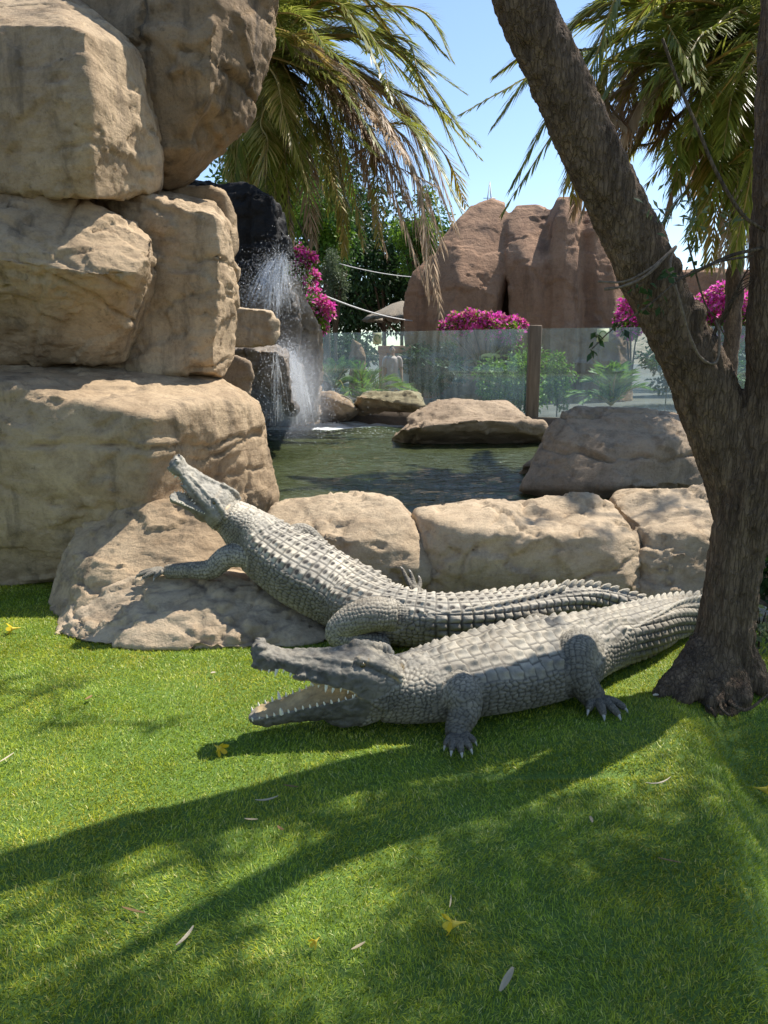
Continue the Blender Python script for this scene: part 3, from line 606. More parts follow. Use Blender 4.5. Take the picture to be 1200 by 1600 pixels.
        disp[m] = (.0042 if kind == 'leg' else .0022)*szs*(sst(0, .3, f2-f1)+.5*(1-f1)); dark[m] = .75*(1-sst(0, .3, f2-f1))
        bl_ = (sst(.30, .85, s/sl[-1]) if kind == 'leg' else np.ones(len(s)))[:, None]; col[m] = ((np.array(pal['side'])*.45+np.array(pal['top'])*.55)*(1-bl_)+np.array(pal['leg'])*bl_)*(1+.3*(idl-.5))[:, None]
    # --- head
    for nm, f_, u_, L_ in (('upper', fu, uu, Lu), ('lower', fl, ul, Ll)):
        ci = [k for k, c_ in enumerate(chains) if c_[0] == nm][0]; m = np.where(bc == ci)[0]
        r = (co[m]-J)/L_; tq = r@f_; sq = r@sv; uq = r@u_
        f1, f2, idh = vor2(tq/.055+.3*noise3(co[m]*30), (sq*.8+uq)/.05, .8, seed+31)
        rough = fbm(co[m]*26+seed, 4, .6)
        scl = sst(.22, .02, tq)
        disp[m] = .0050*rough*(1-.4*scl)+.0045*scl*sst(0, .3, f2-f1)-.003*sst(.1, .0, np.abs(noise3(co[m]*17)))*(1-scl)
        dark[m] = .5*scl*(1-sst(0, .3, f2-f1))+.35*sst(.1, -.4, rough)*(1-scl)
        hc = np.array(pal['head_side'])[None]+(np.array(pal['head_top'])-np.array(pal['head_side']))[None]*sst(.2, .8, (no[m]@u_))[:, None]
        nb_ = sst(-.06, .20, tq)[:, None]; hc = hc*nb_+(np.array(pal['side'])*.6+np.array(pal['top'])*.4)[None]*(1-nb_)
        # lining of the mouth: faces that look into the gape, in front of the throat
        ru = (co[m]-J)/Lu; rl = (co[m]-J)/Ll
        inu = sst(.02, -.06, (ru@uu)+.03); inl = sst(-.075, -.05, rl@ul)
        if nm == 'upper': ms = sst(.15, .6, -(no[m]@uu))*sst(.0, .03, (rl@ul))*sst(.96, .9, tq)
        else: ms = sst(.1, .5, (no[m]@ul))*sst(.235*1.0, .20, np.abs(sq)/np.maximum(np.interp(tq, lj[:, 0], lj[:, 1])/.23, .1))*sst(.97, .9, tq)
        ms = np.clip(ms+sst(.1, .4, no[m]@(fu+fl)/np.linalg.norm(fu+fl))*sst(.3, .2, tq)*sst(.02, .05, tq)*sst(.19, .15, np.abs(sq)), 0, 1)
        mc = np.array(pal['mouth'])[None]*(1+.5*noise3(co[m]*16)[:, None])
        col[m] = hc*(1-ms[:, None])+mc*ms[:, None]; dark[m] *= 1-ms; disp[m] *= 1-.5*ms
    co2 = co+no*(disp*np.where(np.isin(bc, [0]), 1, fade*.8+.2))[:, None]
    me.vertices.foreach_set('co', co2.astype(np.float32).ravel()); me.update()
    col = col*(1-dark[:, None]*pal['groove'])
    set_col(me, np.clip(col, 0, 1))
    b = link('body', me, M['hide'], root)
    # --- teeth, claws, eyes, nostrils
    rr = random.Random(seed)
    for s in (1, -1):
        for k in range(15):
            tq = .24+.72*k/14; w_ = np.interp(tq, sk[:, 0], sk[:, 1])/Wd; bt = np.interp(tq, sk[:, 0], sk[:, 3])
            L_ = Lu*(.030+.024*(k in (11, 3, 4))+.008*rr.random())
            piece('tooth', CONE['tooth'], M['tooth'], root, orient(None, up(tq, s*w_*.93, bt+.012), -uu+sv*s*.18+fu*rr.uniform(-.1, .1), sv*s, L_))
            tq = .26+.71*k/14; w_ = np.interp(tq, lj[:, 0], lj[:, 1])/Wd; bt = np.interp(tq, lj[:, 0], lj[:, 2])
            L_ = Ll*(.030+.030*(k in (10,))+.008*rr.random())
            piece('tooth', CONE['tooth'], M['tooth'], root, orient(None, lo(tq, s*w_*.93, bt-.014), ul+sv*s*.15+fl*rr.uniform(-.1, .1), sv*s, L_))
        e = piece('eye', ellipsoid((0, 0, 0), ((1, 0, 0), (0, 1, 0), (0, 0, 1)), (1, 1, 1)), M['eye'], root, orient(None, up(.235, s*.158, .135), uu, fu, .022*Lu))
        piece('nostril', ellipsoid((0, 0, 0), ((1, 0, 0), (0, 1, 0), (0, 0, 1)), (1.4, .8, .6)), M['nostril'], root, orient(None, up(.965, s*.04, .093), uu, fu+sv*s*.5, .016*Lu))
    for p, d, r in claws:
        dd = Vector(d).normalized(); piece('claw', CONE['claw'], M['claw'], root, orient(None, Vector(p)-dd*r*.4, dd+Vector((0, 0, -.15)), (0, 0, 1), (r*.75/.3, r*.75/.3, r*2.6)))
    # --- tail crest
    fm = FIN.copy(); set_col(fm, np.array(pal['crest'])[None]*np.ones((len(fm.vertices), 1))); fm.materials.clear(); fm.materials.append(M['hide'])
    s0, s1, s2 = crest['start']*tot, crest['merge']*tot, tot*.985
    k = int(math.floor(s0/row)); 
    while (k+.55)*row < s2:
        sc_ = (k+.55)*row; i = min(int(sc_/tot*239), 239); k += 1
        g = (sc_-s0)/(s1-s0)
        hgt = crest['h']*(.35+.65*min(1, max(g, 0))) if g < 1 else crest['h']*1.15*(1-.75*((sc_-s1)/(s2-s1))**1.5)
        off = A[i, 3]*(.80-.45*min(1, max(0, g))) if g < 1 else 0
        for s in ((1, -1) if g < 1 else (0,)):
            zz = A[i, 4]*math.sqrt(max(0, 1-(off/max(A[i, 3], 1e-3))**2.4))
            pos = P[i]+S[i]*s*off+U[i]*(zz*.93)
            piece('tail_scute', fm, M['hide'], root, orient(None, pos, U[i]+S[i]*s*(.55-.3*g if g < 1 else 0)+np.array([0, 0, 0]), T[i], (row*1.02, row*.75, hgt)))
    return root

def vv(*rows): return [tuple(r) for r in rows]
G = lambda px, py, z, *r: tuple(gz(px, py, z))+tuple(r)
# the nearer crocodile, gaping on the lawn
spA = [(-.02, 3.08, .17, .14, .10, .15), (.12, 3.12, .165, .175, .105, .165), (.31, 3.20, .16, .225, .125, .16), (.57, 3.33, .155, .275, .145, .158), (.82, 3.46, .155, .27, .15, .158),
       (1.01, 3.59, .155, .20, .14, .155), (1.22, 3.73, .155, .155, .135, .152), (1.42, 3.86, .15, .13, .13, .147), (1.60, 4.02, .135, .105, .12, .13), (1.80, 4.18, .11, .08, .10, .105), (2.02, 4.27, .09, .055, .08, .085), (2.24, 4.28, .06, .035, .06, .055), (2.42, 4.22, .035, .012, .03, .03)]
def digits(wr, dirs, r=.017, drop=0.0):
    out = []
    for d, L in dirs:
        d = Vector(d).normalized(); a = Vector(wr)
        out.append([(a, r*1.1), (a+d*L*.45+Vector((0, 0, .012)), r*1.0), (a+d*L*.8+Vector((0, 0, .004-drop*.5)), r*.85), (a+d*L+Vector((0, 0, -.006-drop)), r*.6)])
    return out
f1w = gz(712, 1150, .035); h1w = gz(930, 1092, .04)
legsA = [
    dict(chain=[(Vector((.28, 3.12, .16)), .085), (gz(720, 1082, .17), .082), (gz(726, 1108, .115), .068), (gz(716, 1135, .06), .052), (f1w, .042)],
         digits=digits(f1w, [((-.55, -.75, 0), .085), ((-.25, -1, 0), .115), ((.1, -1, 0), .125), ((.5, -.9, 0), .11), ((1, -.45, 0), .085)], .0165)),
    dict(chain=[(Vector((1.0, 3.5, .19)), .10), (gz(898, 1018, .235), .092), (gz(902, 1052, .16), .078), (gz(918, 1078, .085), .060), (h1w, .052)],
         digits=digits(h1w, [((-.5, -.85, 0), .115), ((-.02, -1, 0), .15), ((.42, -.95, 0), .16), ((.85, -.6, 0), .14)], .02)),
    dict(chain=[(Vector((.22, 3.3, .14)), .075), (Vector((.2, 3.5, .12)), .06), (Vector((.1, 3.58, .05)), .045)], digits=digits(Vector((.1, 3.58, .03)), [((-1, .3, 0), .1), ((-1, .8, 0), .1), ((-.4, 1, 0), .1)])),
    dict(chain=[(Vector((.95, 3.7, .15)), .085), (Vector((.85, 3.92, .13)), .07), (Vector((.95, 4.0, .05)), .05)], digits=digits(Vector((.95, 4.0, .03)), [((-1, .3, 0), .12), ((-.8, .8, 0), .12), ((-.2, 1, 0), .12)])),
]
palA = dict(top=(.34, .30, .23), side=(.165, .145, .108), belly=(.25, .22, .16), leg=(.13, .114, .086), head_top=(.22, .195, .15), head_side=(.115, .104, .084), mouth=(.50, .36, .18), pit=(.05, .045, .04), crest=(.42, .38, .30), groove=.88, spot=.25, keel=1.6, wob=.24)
crocodile('dark grey crocodile gaping wide on the lawn, tail reaching the tree', 'crocodiles by the pool', spA, (0, -.05, 1),
          dict(joint=(.0, 3.06, .222), up_tip=tuple(at(391, 1020, 2.93)), low_tip=tuple(at(389, 1122, 2.93)), up=(.15, -.06, 1), wide=1.0), legsA, palA, voxel=.0052, crest=dict(start=.50, merge=.80, h=.05), tail_from=.46, row=.058, seed=1)
# the farther crocodile, basking with its chest on the rocks
spB = [(*at(350, 800, 4.42), .11, .075, .10), (*at(376, 815, 4.42), .155, .10, .145), (*at(400, 834, 4.42), .19, .12, .17), (*at(430, 860, 4.38), .225, .14, .19), (*at(482, 892, 4.30), .265, .155, .20), (*at(540, 925, 4.22), .245, .15, .19),
       (*gz(592, 952, .19), .195, .145, .17), (*gz(650, 964, .16), .165, .135, .15), (*gz(720, 966, .15), .145, .13, .145), (*gz(800, 958, .14), .125, .125, .135), (*gz(880, 946, .13), .098, .12, .12), (*gz(930, 944, .11), .07, .11, .10), (*gz(985, 950, .085), .045, .085, .08), (*gz(1030, 956, .055), .022, .05, .05), (*gz(1060, 962, .03), .008, .02, .025)]
fBw = at(262, 893, 4.36); hBw = gz(585, 1003, .06)
legsB = [
    dict(chain=[(Vector(spB[3][:3])+Vector((-.02, -.08, -.03)), .075), (at(362, 868, 4.27), .066), (at(330, 889, 4.26), .056), (at(295, 891, 4.30), .045), (fBw, .038)],
         digits=digits(fBw, [((-.85, .25, 0), .13), ((-1, 0, -.02), .17), ((-1, -.25, -.06), .18), ((-.9, -.5, -.1), .15), ((-.6, -.8, -.12), .10)], .0145)),
    dict(chain=[(gz(615, 960, .22), .085), (gz(580, 960, .23), .092), (gz(545, 972, .19), .082), (gz(526, 990, .13), .062), (gz(545, 1003, .085), .052), (gz(578, 1003, .08), .046), (gz(597, 1005, .07), .041), (gz(592, 1016, .045), .036), (gz(566, 1021, .03), .032)],
         digits=digits(gz(560, 1018, .03), [((-.9, -.3, 0), .13), ((-.7, -.7, 0), .13), ((-.3, -1, 0), .12), ((-1, .1, 0), .11)], .015)),
    dict(chain=[(at(440, 842, 4.5), .06), (at(472, 832, 4.56), .055), (at(495, 846, 4.54), .042), (at(512, 868, 4.5), .036)], digits=[]),
    dict(chain=[(at(620, 945, 4.32), .06), (at(655, 936, 4.45), .05), (at(646, 922, 4.56), .036)], digits=[[(at(646, 922, 4.56), .022), (at(636, 906, 4.60), .017), (at(628, 888, 4.63), .009)], [(at(648, 922, 4.56), .022), (at(645, 908, 4.60), .017), (at(641, 893, 4.63), .009)], [(at(652, 924, 4.56), .02), (at(656, 912, 4.60), .015), (at(655, 902, 4.63), .009)]]),
]
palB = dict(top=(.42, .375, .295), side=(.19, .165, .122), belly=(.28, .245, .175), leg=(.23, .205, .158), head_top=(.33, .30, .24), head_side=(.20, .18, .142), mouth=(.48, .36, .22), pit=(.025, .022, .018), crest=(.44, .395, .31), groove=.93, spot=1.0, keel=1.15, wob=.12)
crocodile('pale tan crocodile with dark spotted back basking with its head raised on the rocks', 'crocodiles by the pool', spB, (.0, -.10, 1),
          dict(joint=tuple(at(352, 797, 4.42)), up_tip=tuple(at(268, 717, 4.32)), low_tip=tuple(at(266, 774, 4.22)), up=(.60, -.42, .70), wide=1.38), legsB, palB, voxel=.0055, crest=dict(start=.46, merge=.74, h=.05), tail_from=.44, row=.058, seed=2)
# ---------------------------------------------------------------- foliage helpers
def leaf_mat(name, cols, trans=.35, rough=.5):
    t = NT(name); r = t.attr('rnd').outputs['Fac']; k = len(cols)
    c = t.ramp(r, [(i/(k-1), c_) for i, c_ in enumerate(cols)])
    t.set(Base_Color=c, Roughness=rough); t.b.inputs['Specular IOR Level'].default_value = .3
    tr = t.new('ShaderNodeBsdfTranslucent', Color=c); mx = t.n.new('ShaderNodeMixShader'); mx.inputs[0].default_value = trans
    t.l.new(t.b.outputs[0], mx.inputs[1]); t.l.new(tr.outputs[0], mx.inputs[2]); t.l.new(mx.outputs[0], t.out.inputs[0]); return t.m
M['leaf_dark'] = leaf_mat('dark_green_leaf', [(.014, .034, .010), (.03, .065, .015), (.05, .10, .022)])
M['leaf_mid'] = leaf_mat('green_leaf', [(.03, .075, .012), (.065, .14, .02), (.11, .20, .03)])
M['leaf_bright'] = leaf_mat('yellow_green_leaf', [(.06, .13, .012), (.13, .23, .02), (.21, .32, .03)], .45)
M['leaf_grey'] = leaf_mat('grey_green_leaf', [(.07, .10, .045), (.12, .155, .075), (.17, .20, .11)])
M['leaf_palm'] = leaf_mat('palm_green', [(.09, .12, .02), (.18, .21, .03), (.29, .30, .045), (.40, .37, .10)], .5, .35)
M['leaf_mixed'] = leaf_mat('palm_yellowing', [(.14, .15, .02), (.28, .25, .04), (.45, .33, .08), (.52, .36, .13)], .4, .45)
M['leaf_dry'] = leaf_mat('palm_dry_brown', [(.22, .135, .07), (.36, .235, .125), (.50, .35, .21), (.58, .45, .29)], .3, .6)
M['bract'] = leaf_mat('magenta_bract', [(.62, .05, .34), (.78, .09, .48), (.85, .20, .60)], .4)
M['bract_faded'] = leaf_mat('faded_pink_bract', [(.42, .20, .12), (.55, .24, .20), (.60, .35, .28)], .35)
def bark(name, a, b, sc=1.0):
    t = NT(name); v = t.coord((9, 9, 1.6)); n = t.noise(v, 2.2*sc, 8, .7, .5); n2 = t.noise(t.coord(), 60*sc, 6, .7); n3 = t.noise(t.coord(), 2.5, 4)
    c = t.ramp(n, [(.34, a), (.62, b)]); c = t.mix(.6, c, t.ramp(n2, [(.3, (.6, .6, .6)), (.7, (1.25, 1.25, 1.25))]), 'MULTIPLY')
    c = t.mix(.5, c, t.ramp(n3, [(.35, (.75, .72, .68)), (.65, (1.2, 1.15, 1.05))]), 'MULTIPLY')
    wv = t.n.new('ShaderNodeVectorMath'); wv.operation = 'ADD'; nn = t.n.new('ShaderNodeTexNoise'); nn.inputs['Scale'].default_value = 1.6; vv_ = t.coord((50*sc, 50*sc, 9*sc)); t.l.new(vv_, nn.inputs['Vector'])
    t.l.new(vv_, wv.inputs[0]); t.l.new(nn.outputs['Color'], wv.inputs[1]); vo = t.n.new('ShaderNodeTexVoronoi'); vo.feature = 'DISTANCE_TO_EDGE'; vo.inputs['Scale'].default_value = 1.0; t.l.new(wv.outputs[0], vo.inputs['Vector'])
    pl = t.ramp(vo.outputs['Distance'], [(.0, (0, 0, 0)), (.16, (1, 1, 1))]); c = t.mix(t.math('MULTIPLY', t.math('SUBTRACT', 1.0, pl), .25), c, G3(a[0]*.5, a[1]*.5, a[2]*.5))
    hh = t.math('ADD', t.math('MULTIPLY', pl, .4), t.math('ADD', t.math('MULTIPLY', n, .5), t.math('MULTIPLY', n2, .5)))
    t.set(Base_Color=c, Roughness=.92, Normal=t.bump(hh, 1.0, .02)); t.b.inputs['Specular IOR Level'].default_value = .2
    return t.m
M['bark'] = bark('tree_bark', (.065, .044, .029), (.195, .138, .09))
M['bark_palm'] = bark('palm_bark', (.07, .05, .035), (.22, .155, .10))
M['twig'] = bark('twig_bark', (.07, .05, .035), (.17, .13, .085))

def leaves(cent, dirs, L, W, rs, droop=.3):
    """folded diamond leaves: base at cent, along dirs"""
    n = len(cent); d = dirs/(np.linalg.norm(dirs, axis=1)[:, None]+1e-9)
    a = rs.normal(size=(n, 3)); s = np.cross(d, a); s /= np.linalg.norm(s, axis=1)[:, None]+1e-9; u = np.cross(s, d)
    L = np.broadcast_to(L, n)[:, None]; W = np.broadcast_to(W, n)[:, None]
    mid = cent+d*L*.5+u*W*.18; tip = cent+d*L; tip[:, 2] -= droop*L[:, 0]*.4
    co = np.stack([cent, mid+s*W*.5, tip, mid-s*W*.5], 1).reshape(-1, 3); i = np.arange(n)*4
    return co, np.vstack([np.c_[i, i+1, i+2], np.c_[i, i+2, i+3]])
def leaf_obj(name, sets, mat, parent, rs):
    C0 = []; F0 = []; o = 0; R = []
    for co, f in sets:
        C0.append(co); F0.append(f+o); o += len(co); R.append(np.repeat(np.clip(rs.normal(.5, .24, len(co)//4), 0, 1), 4))
    me = mesh_np(name, np.vstack(C0), np.vstack(F0)); set_f(me, np.concatenate(R), 'rnd')
    return link(name, me, M[mat], parent, smooth=False)
def clump_pts(n, c, r, rs, shell=.5):
    d = rs.normal(size=(n, 3)); d /= np.linalg.norm(d, axis=1)[:, None]
    q = (shell+(1-shell)*rs.rand(n))[:, None]
    return np.array(c)+d*q*np.array(r), d
def bushy_tree(name, label, base, top_c, R, n_clump, n_leaf, leaf, mat, seed, cat='tree', group=None, trunk_r=.12, mats=None, trunk=True):
    rs = np.random.RandomState(seed); root = empty(name, tuple(base)); tag(root, label, cat, group)
    if trunk:
        b, c = Vector(base), Vector(top_c); bits = [tube([b-Vector((0, 0, .1)), b.lerp(c, .4)+Vector((.1*trunk_r, 0, 0)), b.lerp(c, .75), c], [trunk_r, trunk_r*.8, trunk_r*.6, trunk_r*.25], 8)]
        for k in range(6):
            d = rs.normal(size=3); d[2] = abs(d[2])*.5; d /= np.linalg.norm(d); e = c+Vector(d*np.array(R)*.8)
            bits.append(tube([b.lerp(c, .5), b.lerp(c, .7).lerp(e, .5)+Vector((0, 0, .1)), e], [trunk_r*.5, trunk_r*.3, trunk_r*.08], 6))
        link('trunk', join_np(bits), M['bark'], root)
    sets = []
    for k in range(n_clump):
        d = rs.normal(size=3); d /= np.linalg.norm(d); q = rs.rand()**.45
        cc = np.array(top_c)+d*q*np.array(R)*.8; rr = np.array(R)*rs.uniform(.22, .42)
        p, dd = clump_pts(n_leaf//n_clump, cc, rr*[1, 1, .8], rs, .35)
        sets.append(leaves(p, dd+rs.normal(size=dd.shape)*.7+np.array([0, 0, -.15]), leaf*(.7+.6*rs.rand(len(p))), leaf*.5, rs))
    if mats:
        k = int(len(sets)*.6); leaf_obj('crown', sets[:k], mat, root, rs); leaf_obj('crown', sets[k:], mats, root, rs)
    else: leaf_obj('crown', sets, mat, root, rs)
    return root

# ---------------------------------------------------------------- the forked tree on the right
tr_root = empty('tree', tuple(gz(1125, 1085))); tag(tr_root, 'thick forked tree with rough brown bark, one limb leaning over the pool', 'tree')
def chain_tube(rows, Y0, sides=20, n=40):
    """rows: px, py, width px, Y"""
    A = []
    for px, py, w, Y in rows:
        p = at(px, py, Y); dep = (p-CAM).dot(Vector((0, CP, -SP))); A.append((*p, w/2*dep/F))
    A = catmull(A, n); return tube(A[:, :3], A[:, 3], sides)
R_tr = [(1112, 1110, 128, 3.42), (1116, 1075, 108, 3.45), (1126, 1030, 88, 3.48), (1134, 980, 80, 3.5), (1142, 920, 78, 3.5), (1154, 850, 80, 3.5), (1172, 780, 84, 3.48), (1192, 690, 78, 3.46), (1207, 590, 72, 3.44), (1212, 480, 72, 3.42), (1214, 350, 72, 3.4), (1218, 200, 70, 3.4), (1224, 40, 66, 3.42), (1235, -150, 60, 3.45), (1290, -400, 50, 3.5), (1380, -750, 34, 3.6), (1480, -1150, 10, 3.7)]
L_tr = [(1158, 860, 62, 3.55), (1150, 775, 78, 3.56), (1130, 690, 90, 3.56), (1100, 600, 90, 3.54), (1058, 520, 86, 3.51), (1018, 440, 86, 3.48), (978, 352, 86, 3.44), (935, 262, 84, 3.39), (890, 165, 84, 3.34), (845, 68, 84, 3.29), (808, -20, 86, 3.24), (750, -160, 80, 3.18), (660, -330, 66, 3.1), (560, -560, 48, 3.02), (430, -900, 26, 2.95), (300, -1300, 8, 2.9)]
bits = [chain_tube(R_tr, 0), chain_tube(L_tr, 0)]
for (x1, y1, r1, z1) in [(1032, 1082, 30, .02), (1062, 1098, 34, .0), (1112, 1098, 36, .0), (1160, 1092, 36, .0), (1205, 1085, 40, .0)]:
    e = gz(x1, y1, z1); s0 = at(1128+(x1-1120)*.25, 1010, 3.5)
    bits.append(tube([s0, s0.lerp(e, .55)+Vector((0, 0, -.03)), e, e+(e-s0)*.12+Vector((0, 0, -.06))], [.085, .07, .035, .012], 12))
# stub and bulge where the cord is tied
bits.append(ellipsoid(at(1086, 492, 3.45), ((1, 0, 0), (0, 1, 0), (0, 0, 1)), (.045, .06, .06)))
bits.append(ellipsoid(at(1048, 418, 3.42), ((1, 0, 0), (0, 1, 0), (0, 0, 1)), (.035, .05, .045)))
me = remeshed(bits, .011, 5); co = get_co(me); no = get_no(me)
d = .009*(1-2*np.abs(fbm(co*[20, 20, 6], 3)))+.012*fbm(co*[5, 5, 2.5]+4, 3)+.004*fbm(co*38, 3)
me.vertices.foreach_set('co', (co+no*d[:, None]).astype(np.float32).ravel()); me.update()
link('trunk', me, M['bark'], tr_root)
rs = np.random.RandomState(5)
top1 = at(660, -330, 3.5); top2 = at(1290, -400, 3.5)
limb_ends = []
def limb(a, b, r0, r1, sag=.15):
    m = a.lerp(b, .5)+Vector((rs.normal()*.12, rs.normal()*.12, sag)); return tube([a, a.lerp(m, .6), m, m.lerp(b, .6), b], np.linspace(r0, r1, 5), 8)
# crown clumps: centres of the shade they throw on the lawn, lifted back along the sun
def above(gx, gy, h): return Vector((gx+SUN.x/SUN.z*h, gy+SUN.y/SUN.z*h, h))
shade = [(.05, 2.52, .2, 1.4), (-.28, 2.36, .18, 1.3), (.35, 2.62, .2, 1.2), (-.6, 2.16, .16, 1.1), (.15, 1.15, .5, 1.2), (.55, 1.65, .4, 1.2), (1.0, 1.85, .4, 1.3), (.25, 2.12, .3, 1.0), (1.05, 2.2, .3, 1.0), (-.55, 1.2, .45, 1.0), (-1.0, 1.3, .4, .9), (-1.25, 1.72, .42, .9), (-.75, 1.50, .45, 1.0), (-.30, 1.42, .36, .8), (.10, 1.72, .36, .8), (.42, 1.95, .45, 1.0), (.80, 2.05, .45, 1.1), (.3, 1.40, .5, 1.0), (.85, 1.55, .5, 1.0), (.50, 2.30, .34, .8), (.80, 2.40, .28, .7),
         (1.35, 2.45, .36, 1.0), (1.55, 2.9, .45, 1.3), (1.9, 3.1, .6, 1.3), (1.8, 2.45, .4, 1.0), (-.40, 2.98, .20, .7), (-.1, 3.1, .18, .5), (-1.5, 2.05, .28, .6), (-.95, 2.0, .25, .5), (-.45, 1.85, .2, .4), (.12, 2.42, .2, .4),
         (-2.05, 3.4, .20, .5), (-1.62, 3.42, .13, .4), (-1.45, 3.0, .18, .35), (-1.0, 3.02, .13, .3), (-1.9, 2.85, .2, .35), (.66, 3.42, .10, .5), (-.5, .95, .6, 1.2), (.8, .9, .6, 1.2), (2.3, 3.9, .7, 1.3), (2.6, 4.9, .7, 1.4), (1.75, 5.1, .3, .5), (.75, 4.80, .22, .5), (1.25, 4.65, .2, .5)]
sets = []; bits = []; done = [top1, top2]
for k, (gx, gy, r, dens) in enumerate(shade):
    h = rs.uniform(4.6, 5.6); c = above(gx, gy, h)
    while c.z < 1.6+c.y*.424+r*.8+.15: h += .25; c = above(gx, gy, h)
    hub = min(done, key=lambda q: (c-q).length); done.append(c)
    bits.append(limb(hub, c, .014, .006))
    for j in range(10):
        e = c+Vector(rs.normal(size=3)*[r*.5, r*.5, r*.3]); bits.append(tube([c, c.lerp(e, .6)+Vector((0, 0, .02)), e], [.005, .004, .002], 4))
    n = int(1250*r*r*4*dens)
    p, dd = clump_pts(n, c, (r, r, r*.6), rs, .05)
    sets.append(leaves(p, dd+rs.normal(size=dd.shape)*.8+np.array([0, 0, -.4]), .07*(.7+.6*rs.rand(n)), .022, rs))
link('branch', join_np(bits), M['bark'], tr_root)
leaf_obj('crown', sets, 'leaf_mid', tr_root, rs)
# bare twigs and few leaves hanging into the view
def twig(name, pts, r0, r1, parent, mat='twig', n=30, sides=6):
    A = catmull([list(V(p)) for p in pts], n); return link(name, tube(A, np.linspace(r0, r1, n), sides), M[mat], parent)
twig('twig', [(1035, 60, 3.3), (1060, 130, 3.3), (1092, 205, 3.3), (1120, 270, 3.3), (1160, 335, 3.3), (1195, 360, 3.35)], .006, .008, tr_root)
twig('twig', [(1190, 388, 3.35), (1140, 400, 3.3), (1080, 428, 3.28), (1045, 440, 3.3)], .009, .006, tr_root)
twig('twig', [(1175, 400, 3.35), (1120, 410, 3.2), (1065, 435, 3.1), (1010, 480, 3.05), (960, 512, 3.05), (925, 545, 3.05)], .006, .002, tr_root)
twig('twig', [(1075, 380, 3.3), (1100, 470, 3.3), (1120, 500, 3.35), (1140, 540, 3.4)], .004, .003, tr_root)
for k in range(9):
    twig('twig', [(1105+4*k, 540-6*k, 3.5), (1130+5*k, 490-9*k, 3.45), (1165+4*k, 450-4*k, 3.4)], .004, .0015, tr_root)
ls = []
for (px, py, Y, n, sp) in [(1025, 335, 3.3, 16, 26), (1050, 310, 3.3, 8, 20), (1090, 330, 3.3, 14, 30), (1130, 350, 3.3, 14, 26), (1075, 345, 3.3, 8, 18), (1100, 375, 3.3, 8, 22)]:
    p = np.array([list(at(px+rs.normal()*sp*.5, py+rs.normal()*sp*.5, Y+rs.normal()*.04)) for _ in range(n)])
    ls.append(leaves(p, rs.normal(size=(n, 3))+np.array([0, 0, .2]), .055, .013, rs))
tag(leaf_obj('leaf_spray', ls, 'leaf_grey', tr_root, rs), kind='stuff')
ls = []
for (px, py, Y, n, sp) in [(930, 525, 3.04, 6, 10), (925, 550, 3.04, 4, 8), (968, 505, 3.04, 5, 8), (1000, 483, 3.06, 4, 6), (1045, 430, 3.1, 8, 10), (1085, 415, 3.15, 5, 8), (1005, 450, 3.24, 8, 12), (1030, 475, 3.25, 6, 12)]:
    p = np.array([list(at(px+rs.normal()*sp*.6, py+rs.normal()*sp*.6, Y)) for _ in range(n)])
    ls.append(leaves(p, rs.normal(size=(n, 3))+np.array([0, 0, -.5]), .04, .024, rs))
tag(leaf_obj('leaf_spray', ls, 'leaf_dark', tr_root, rs), kind='stuff')
# cord wound round the leaning limb
cordp = [(945, 452, 3.36), (975, 447, 3.29), (1010, 430, 3.275), (1043, 398, 3.29), (1056, 385, 3.36), (1050, 398, 3.31), (1048, 420, 3.28), (1062, 470, 3.285), (1076, 520, 3.32), (1092, 555, 3.345), (1110, 568, 3.37), (1122, 560, 3.39), (1124, 520, 3.41), (1118, 500, 3.43)]
t = NT('liana_fibre'); n = t.noise(t.coord(), 60, 6); t.set(Base_Color=t.ramp(n, [(.3, (.07, .05, .035)), (.7, (.19, .145, .10))]), Roughness=.9, Normal=t.bump(n, .6, .004)); M['liana'] = t.m
vine = empty('vine', tuple(at(1050, 400, 3.35))); tag(vine, 'thin woody vine looped round the leaning limb of the forked tree', 'vine')
A = catmull([list(V(p)) for p in cordp], 90); link('stem', tube(A, .0062+.001*np.sin(np.arange(90)*.9), 8), M['liana'], vine)
A = catmull([list(V(p)) for p in [(935, 440, 3.38), (975, 440, 3.29), (1015, 420, 3.275), (1048, 392, 3.31)]], 30); link('stem', tube(A, .0045, 8), M['liana'], vine)
# roots and stone at the foot
for k, pts in enumerate([[(1130, 1090, 3.33), (1150, 1105, 3.2), (1170, 1108, 3.2), (1200, 1085, 3.28)], [(1120, 1085, 3.3), (1128, 1108, 3.2), (1140, 1118, 3.16)], [(1100, 1098, 3.28), (1112, 1110, 3.2), (1118, 1120, 3.16)]]):
    twig('root', pts, .011, .006, tr_root)
